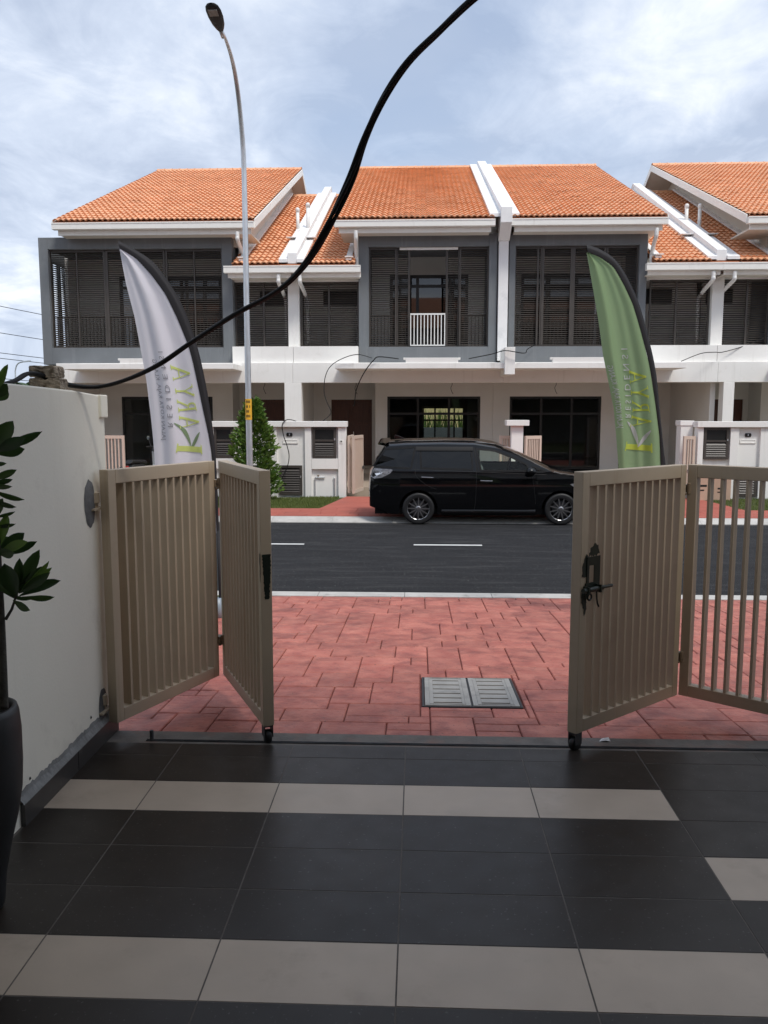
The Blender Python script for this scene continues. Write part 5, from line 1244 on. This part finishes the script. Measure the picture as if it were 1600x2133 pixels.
for s_ in (-1, 1):
    mm = MB().tube([(.42,s_*.22,1.04),(.44,s_*.30,1.16),(.44,s_*.33,1.22)], .008, 6).build('mirror_stalk', 'rubber', sc)
    MB().lathe([(0,-.012),(.055,-.010),(.062,.0),(.05,.02),(0,.026)], 16, (.44, s_*.34, 1.27), 'x').build('mirror_housing', 'rubber', mm, smooth=True)
    MB().lathe([(0,-.0135),(.053,-.0135)], 16, (.44, s_*.34, 1.27), 'x').build('mirror_face', 'mirror', mm)
MB().obox((-.62,0,.50),(.03,0,.02),(0,.10,0),(-.015,0,.05)).build('tail_lamp', 'redlamp', sc, bevel=.01)
for xx in (-.45, .60):
    wv = MB().lathe([(.13,-.045),(.20,-.05),(.225,-.03),(.23,0),(.225,.03),(.20,.05),(.13,.045)], 24, (xx,0,.23), 'y').build('wheel', 'rubber', sc, smooth=True)
    MB().lathe([(0,-.03),(.13,-.035),(.13,.035),(0,.03)], 20, (xx,0,.23), 'y').build('rim', 'rim', wv)
MB().tube([(.60,-.07,.23),(.44,-.07,.62)], .02, 8).tube([(.60,.07,.23),(.44,.07,.62)], .02, 8).build('fork', 'steel', sc)
MB().tube([(-.35,-.16,.2),(-.75,-.18,.32)], .04, 10).build('exhaust', 'steel', sc)

# ------------------------------------------------------------------ the thick cable bundle swooping overhead
cpts = [(-1.98,3.35,1.78),(-1.90,3.62,1.865),(-1.852,3.80,1.912),(-1.83,3.90,1.950),(-1.784,4.0,1.938),(-1.734,4.1,1.905),(-1.628,4.2,1.896),(-1.479,4.2,1.930),(-1.29,4.15,2.003),(-1.105,4.1,2.11),(-.869,4.0,2.229),(-.645,3.9,2.324),(-.498,3.8,2.434),(-.379,3.7,2.586),(-.288,3.6,2.727),(-.221,3.5,2.858),(-.14,3.4,2.977),(-.046,3.3,3.068),(.068,3.2,3.133),(.189,3.1,3.198),(.326,3.0,3.247),(.6,2.8,3.29),(.95,2.45,3.31)]
cb = thing('cable_bundle', 'thick black cable bundle swooping from the wall up across the sky', 'cable', (-1.63, 4.2, 1.87))
sp = catmull(cpts, 8)
for k in range(4):
    pts = []
    for i, p in enumerate(sp):
        s_ = i/len(sp); a = 2*math.pi*(k/4) + s_*15; tg_ = (sp[min(i+1,len(sp)-1)]-sp[max(i-1,0)]).normalized(); o1 = tg_.orthogonal().normalized(); o2 = tg_.cross(o1)
        loose = .0090 + .007*max(0, math.sin((s_-.52)*19))**2*(1 if .52 < s_ < .70 else 0)
        pts.append(p + (Vector((1,0,.2))*math.cos(a) + Vector((0,1,0))*math.sin(a))*loose)
    MB().tube(pts, .0088, 8).build('cable_strand', 'cable', cb, smooth=True)
def wire(label, pts, r, grp='loose wires on the far houses'):
    o = MB().tube(catmull(pts, 6), r, 6).build('loose_wire', 'cable', None, smooth=True); return tag(o, label, 'wire', grp)
wire('thin black wire looping from the canopy over the meter wall to the grass', [(-1.30,23.5,3.26),(-1.60,22.35,3.28),(-1.95,22.3,3.20),(-2.30,22.28,3.00),(-2.46,22.2,2.70),(-2.48,22.1,2.28),(-2.38,22.0,1.98),(-2.28,21.8,1.80),(-2.32,21.6,1.66),(-2.60,21.4,1.46),(-2.88,21.1,1.44),(-3.1,20.9,1.56),(-3.26,20.64,1.58),(-3.36,20.6,1.45),(-3.33,20.6,1.20),(-3.25,20.6,.95),(-3.20,20.6,.7),(-3.25,20.6,.42),(-3.4,20.55,.1),(-3.58,20.5,-.15),(-3.66,20.45,-.32)], .011)
wire('black wire hanging from the canopy in front of the brown door', [(-.55,22.9,3.20),(-1.05,22.35,3.22),(-1.2,22.33,3.12),(-1.38,22.3,2.90),(-1.55,22.4,2.62),(-1.70,22.9,2.35),(-1.80,23.6,2.0),(-1.9,24.4,1.95)], .014)
wire('black wire draped across the bracket between the two grey boxes', [(1.35,22.9,3.20),(1.9,22.35,3.28),(2.25,22.2,3.36),(2.75,22.3,3.30),(3.0,23.6,3.5),(3.25,23.8,3.64)], .012)
wire('thin wire at the foot of the right white column', [(6.9,22.6,3.10),(7.5,22.9,3.32),(8.0,23.3,3.38),(8.3,23.5,3.40),(9.0,23.7,3.6),(9.8,23.7,3.95)], .011)

# ------------------------------------------------------------------ potted plant at the left edge
pt = thing('potted_plant', 'dark glossy leaved plant in a tall black pot at the left edge', 'potted plant', (-1.53, 2.75, 0))
pc = (-1.535, 2.75, 0)
pot_prof = [(0,.005),(.050,.005),(.056,.02),(.068,.13),(.090,.24),(.118,.35),(.134,.44),(.140,.54),(.141,.66),(.136,.725),(.130,.745),(.118,.748),(.112,.735),(.115,.68),(0,.675)]
po = MB().lathe(pot_prof, 40, pc).build('pot', 'pot', pt, smooth=True)
MB().lathe([(0,.700),(.06,.698),(.1135,.690)], 24, pc).build('soil', 'soil', pt)
stem = catmull([(-1.438, 2.75, 0.747), (-1.434, 2.75, 0.91), (-1.431, 2.75, 1.063), (-1.43, 2.75, 1.247), (-1.429, 2.75, 1.445), (-1.427, 2.75, 1.607), (-1.418, 2.75, 1.768), (-1.41, 2.75, 1.847)], 6)
MB().tube(stem, [lerp(.017,.007,i/len(stem)) for i in range(len(stem))], 10).build('trunk', 'bark', pt, smooth=True)
LF = {}
def leaf_unit(m):
    mb = MB(); rows = []; n = 8
    for i in range(n+1):
        s_ = i/n; wd = (math.sin(math.pi*min(1, s_**1.45*.96+.03)))**.8*.5 if i < n else 0.0
        if i == 0: wd = .05
        z = -.10*s_*s_
        rows.append([(-wd, s_, z+.10*wd), (-wd*.5, s_, z+.02*wd), (0, s_, z-.02), (wd*.5, s_, z+.02*wd), (wd, s_, z+.10*wd)])
    return mb.grid(rows).mesh('leaf', m, True)
LM = [leaf_unit('leaf'), leaf_unit('leafyoung')]
def leaf(base, tip, wd, depth=0.0, roll=0.0, young=False):
    """one leaf from its stalk to its tip, both given as (x, z) in the plant's plane"""
    b = Vector((base[0], 2.75, base[1])); t_ = Vector((tip[0], 2.75+depth, tip[1])); d = t_-b; L_ = d.length; d.normalize()
    view = Vector((0,-1,.12)); nrm = (view - d*view.dot(d)).normalized(); nrm = Matrix.Rotation(roll, 3, d) @ nrm; sd_ = d.cross(nrm).normalized()
    w_ = wd/max(.25, abs(math.cos(roll)))
    m = Matrix((sd_*w_, d*L_, nrm*L_)).transposed().to_4x4()
    o = bpy.data.objects.new('leaf', LM[1 if young else 0]); C.objects.link(o); o.parent = pt
    m.translation = b - Vector(ORG[pt.name]); o.matrix_local = m; ORG[o.name] = (0,0,0)
for q in [((-1.372, 1.151), (-1.301, 1.301), 0.0435, 0.03, 0.2, False),
          ((-1.372, 1.151), (-1.344, 1.276), 0.0306, -0.02, 0.5, False),
          ((-1.368, 1.173), (-1.284, 1.249), 0.0226, 0.03, -0.3, False),
          ((-1.344, 1.178), (-1.25, 1.259), 0.0145, 0.0, 0.9, True),
          ((-1.365, 1.155), (-1.243, 1.227), 0.0322, -0.03, 0.4, False),
          ((-1.362, 1.145), (-1.231, 1.202), 0.0355, 0.02, -0.5, False),
          ((-1.371, 1.139), (-1.386, 1.261), 0.0645, -0.05, 0.15, False),
          ((-1.352, 1.143), (-1.255, 1.129), 0.0242, 0.03, 0.6, False),
          ((-1.385, 1.131), (-1.323, 1.098), 0.0306, -0.02, 0.4, False),
          ((-1.423, 1.161), (-1.337, 1.121), 0.0177, 0.02, 0.7, False),
          ((-1.379, 1.148), (-1.433, 1.201), 0.0322, -0.03, -0.3, False),
          ((-1.379, 1.139), (-1.438, 1.177), 0.0226, 0.03, 0.5, False),
          ((-1.368, 1.161), (-1.266, 1.235), 0.0258, 0.05, 0.2, True),
          ((-1.431, 1.294), (-1.344, 1.359), 0.0419, 0.02, 0.3, False),
          ((-1.428, 1.291), (-1.317, 1.341), 0.0355, -0.03, -0.4, True),
          ((-1.431, 1.287), (-1.306, 1.324), 0.0306, 0.03, 0.5, False),
          ((-1.423, 1.314), (-1.391, 1.426), 0.0355, 0.0, 0.2, True),
          ((-1.434, 1.297), (-1.358, 1.298), 0.0355, -0.04, 0.6, False),
          ((-1.438, 1.289), (-1.402, 1.347), 0.0484, 0.04, 0.0, False),
          ((-1.418, 1.648), (-1.347, 1.739), 0.0516, -0.02, 0.2, False),
          ((-1.421, 1.643), (-1.273, 1.699), 0.0274, 0.04, 0.6, False),
          ((-1.418, 1.64), (-1.305, 1.682), 0.0387, -0.03, 0.4, False),
          ((-1.418, 1.653), (-1.383, 1.742), 0.0548, 0.05, 0.1, False),
          ((-1.425, 1.633), (-1.328, 1.643), 0.0355, 0.02, 0.5, False),
          ((-1.445, 1.595), (-1.384, 1.598), 0.0161, 0, 0.3, False),
          ((-1.44, 1.543), (-1.351, 1.575), 0.0242, 0, 0.4, False),
          ((-1.441, 1.53), (-1.374, 1.541), 0.0177, 0.02, 0.5, False),
          ((-1.45, 1.523), (-1.362, 1.52), 0.0177, -0.02, 0.4, False),
          ((-1.442, 1.51), (-1.342, 1.468), 0.021, 0.02, 0.6, False),
          ((-1.444, 1.478), (-1.361, 1.447), 0.0193, 0, 0.5, False),
          ((-1.439, 1.416), (-1.371, 1.429), 0.0113, 0.02, 0.8, False),
          ((-1.441, 1.383), (-1.364, 1.39), 0.0145, 0, 0.6, False),
          ((-1.41, 1.844), (-1.369, 1.93), 0.0193, 0.02, 0.4, True),
          ((-1.407, 1.839), (-1.361, 1.902), 0.0226, -0.02, 0.5, True),
          ((-1.414, 1.834), (-1.38, 1.918), 0.0258, 0.03, 0.2, True),
          ((-1.412, 1.815), (-1.367, 1.863), 0.0419, 0.0, 0.2, False),
          ((-1.417, 1.807), (-1.377, 1.844), 0.0419, 0.03, 0.3, False),
          ((-1.483, 1.379), (-1.427, 1.478), 0.0484, 0.05, 0.2, False),
          ((-1.48, 1.575), (-1.425, 1.672), 0.0484, 0.05, 0.2, False),
          ((-1.506, 1.543), (-1.585, 1.607), 0.0484, -0.05, 0.2, False),
          ((-1.521, 1.297), (-1.618, 1.346), 0.0484, 0.05, 0.2, False),
          ((-1.497, 1.704), (-1.591, 1.768), 0.0484, 0.05, 0.2, False)]:
    leaf(*q)
for pa, pb in [((-1.414, 1.063), (-1.372, 1.148)), ((-1.417, 1.214), (-1.431, 1.294)), ((-1.416, 1.527), (-1.418, 1.648)), ((-1.416, 1.445), (-1.438, 1.527)), ((-1.423, 1.704), (-1.412, 1.815)), ((-1.454, 1.297), (-1.52, 1.313)), ((-1.432, 1.543), (-1.503, 1.591))]:
    a_ = Vector((pa[0], 2.75, pa[1])); b_ = Vector((pb[0], 2.75, pb[1]))
    MB().tube([a_, (a_+b_)/2 + Vector((0,.005,-.008)), b_], [.006,.005,.0035], 6).build('branch', 'bark', pt, smooth=True)

# ------------------------------------------------------------------ far background: tree line, palms, power lines, distant lamp
def far_tree(label, x, y, h, wd, seed):
    t = thing('palm_tree', label, 'palm tree', (x, y, -.6), 0, 'distant palms on the left'); rnd = random.Random(seed)
    MB().tube([(x,y,-.6),(x+.1,y,h*.6),(x+.05,y,h)], [.22,.16,.12], 8).build('trunk', 'bark', t)
    mb = MB()
    for k in range(30):
        a = rnd.uniform(0,6.28); el = rnd.uniform(-.2,1.1); L_ = wd*rnd.uniform(.7,1.1); d = Vector((math.cos(a)*math.cos(el), math.sin(a)*math.cos(el), math.sin(el))); sd_ = Vector((-math.sin(a), math.cos(a), 0)); rows = []
        for i in range(7):
            s_ = i/6; p = Vector((x,y,h)) + d*L_*s_ + Vector((0,0,-.55*L_*s_*s_)); ww = .32*math.sin(math.pi*(s_*.85+.12)); rows.append([p-sd_*ww+Vector((0,0,-.12*ww)), p, p+sd_*ww+Vector((0,0,-.12*ww))])
        mb.grid(rows)
    mb.build('crown', 'palm', t); return t
for k, (x, y, h, wd) in enumerate([(-29.0,62,3.2,2.0),(-31.5,66,3.4,2.2),(-27.0,60,3.2,1.9),(-25.2,60,3.0,1.7),(-34,70,3.6,2.3),(-23.8,58,2.6,1.5),(-38,72,4.0,2.4)]):
    far_tree('dark palm in the distant clump beyond the left boundary wall', x, y, h, wd, 30+k)
tl = thing('distant_lamp', 'slim pale street lamp far away above the left palms', 'street lamp', (-34.0, 70, -.6))
MB().tube(catmull([(-34.0,70,-.6),(-34.0,70,4.5),(-33.95,70,5.4),(-33.7,70,5.85),(-33.2,70,6.0)],5), .06, 8).build('pole', 'galv', tl, smooth=True)
MB().obox((-32.95,70,6.02),(.30,0,.03),(0,.12,0),(0,0,.06)).build('lamp_head', 'galv', tl, bevel=.02)
for k, (za, zb) in enumerate(((16.5,7.2),(13.0,5.8),(10.3,4.9),(9.6,4.6),(7.0,3.4))):
    pts = []
    for i in range(21):
        s_ = i/20; pts.append((lerp(-62, -8, s_), lerp(80, 110, s_), lerp(za, zb, s_) - 1.2*math.sin(math.pi*s_)*.5))
    o = MB().tube(pts, .035, 5).build('power_line', 'cable', None, smooth=True); tag(o, ['topmost thin power line in the left sky','second thin power line in the left sky','third thin power line in the left sky, of a close pair','lower of the close pair of power lines in the left sky','lowest thin power line in the left sky'][k], 'power line', 'power lines at the left')
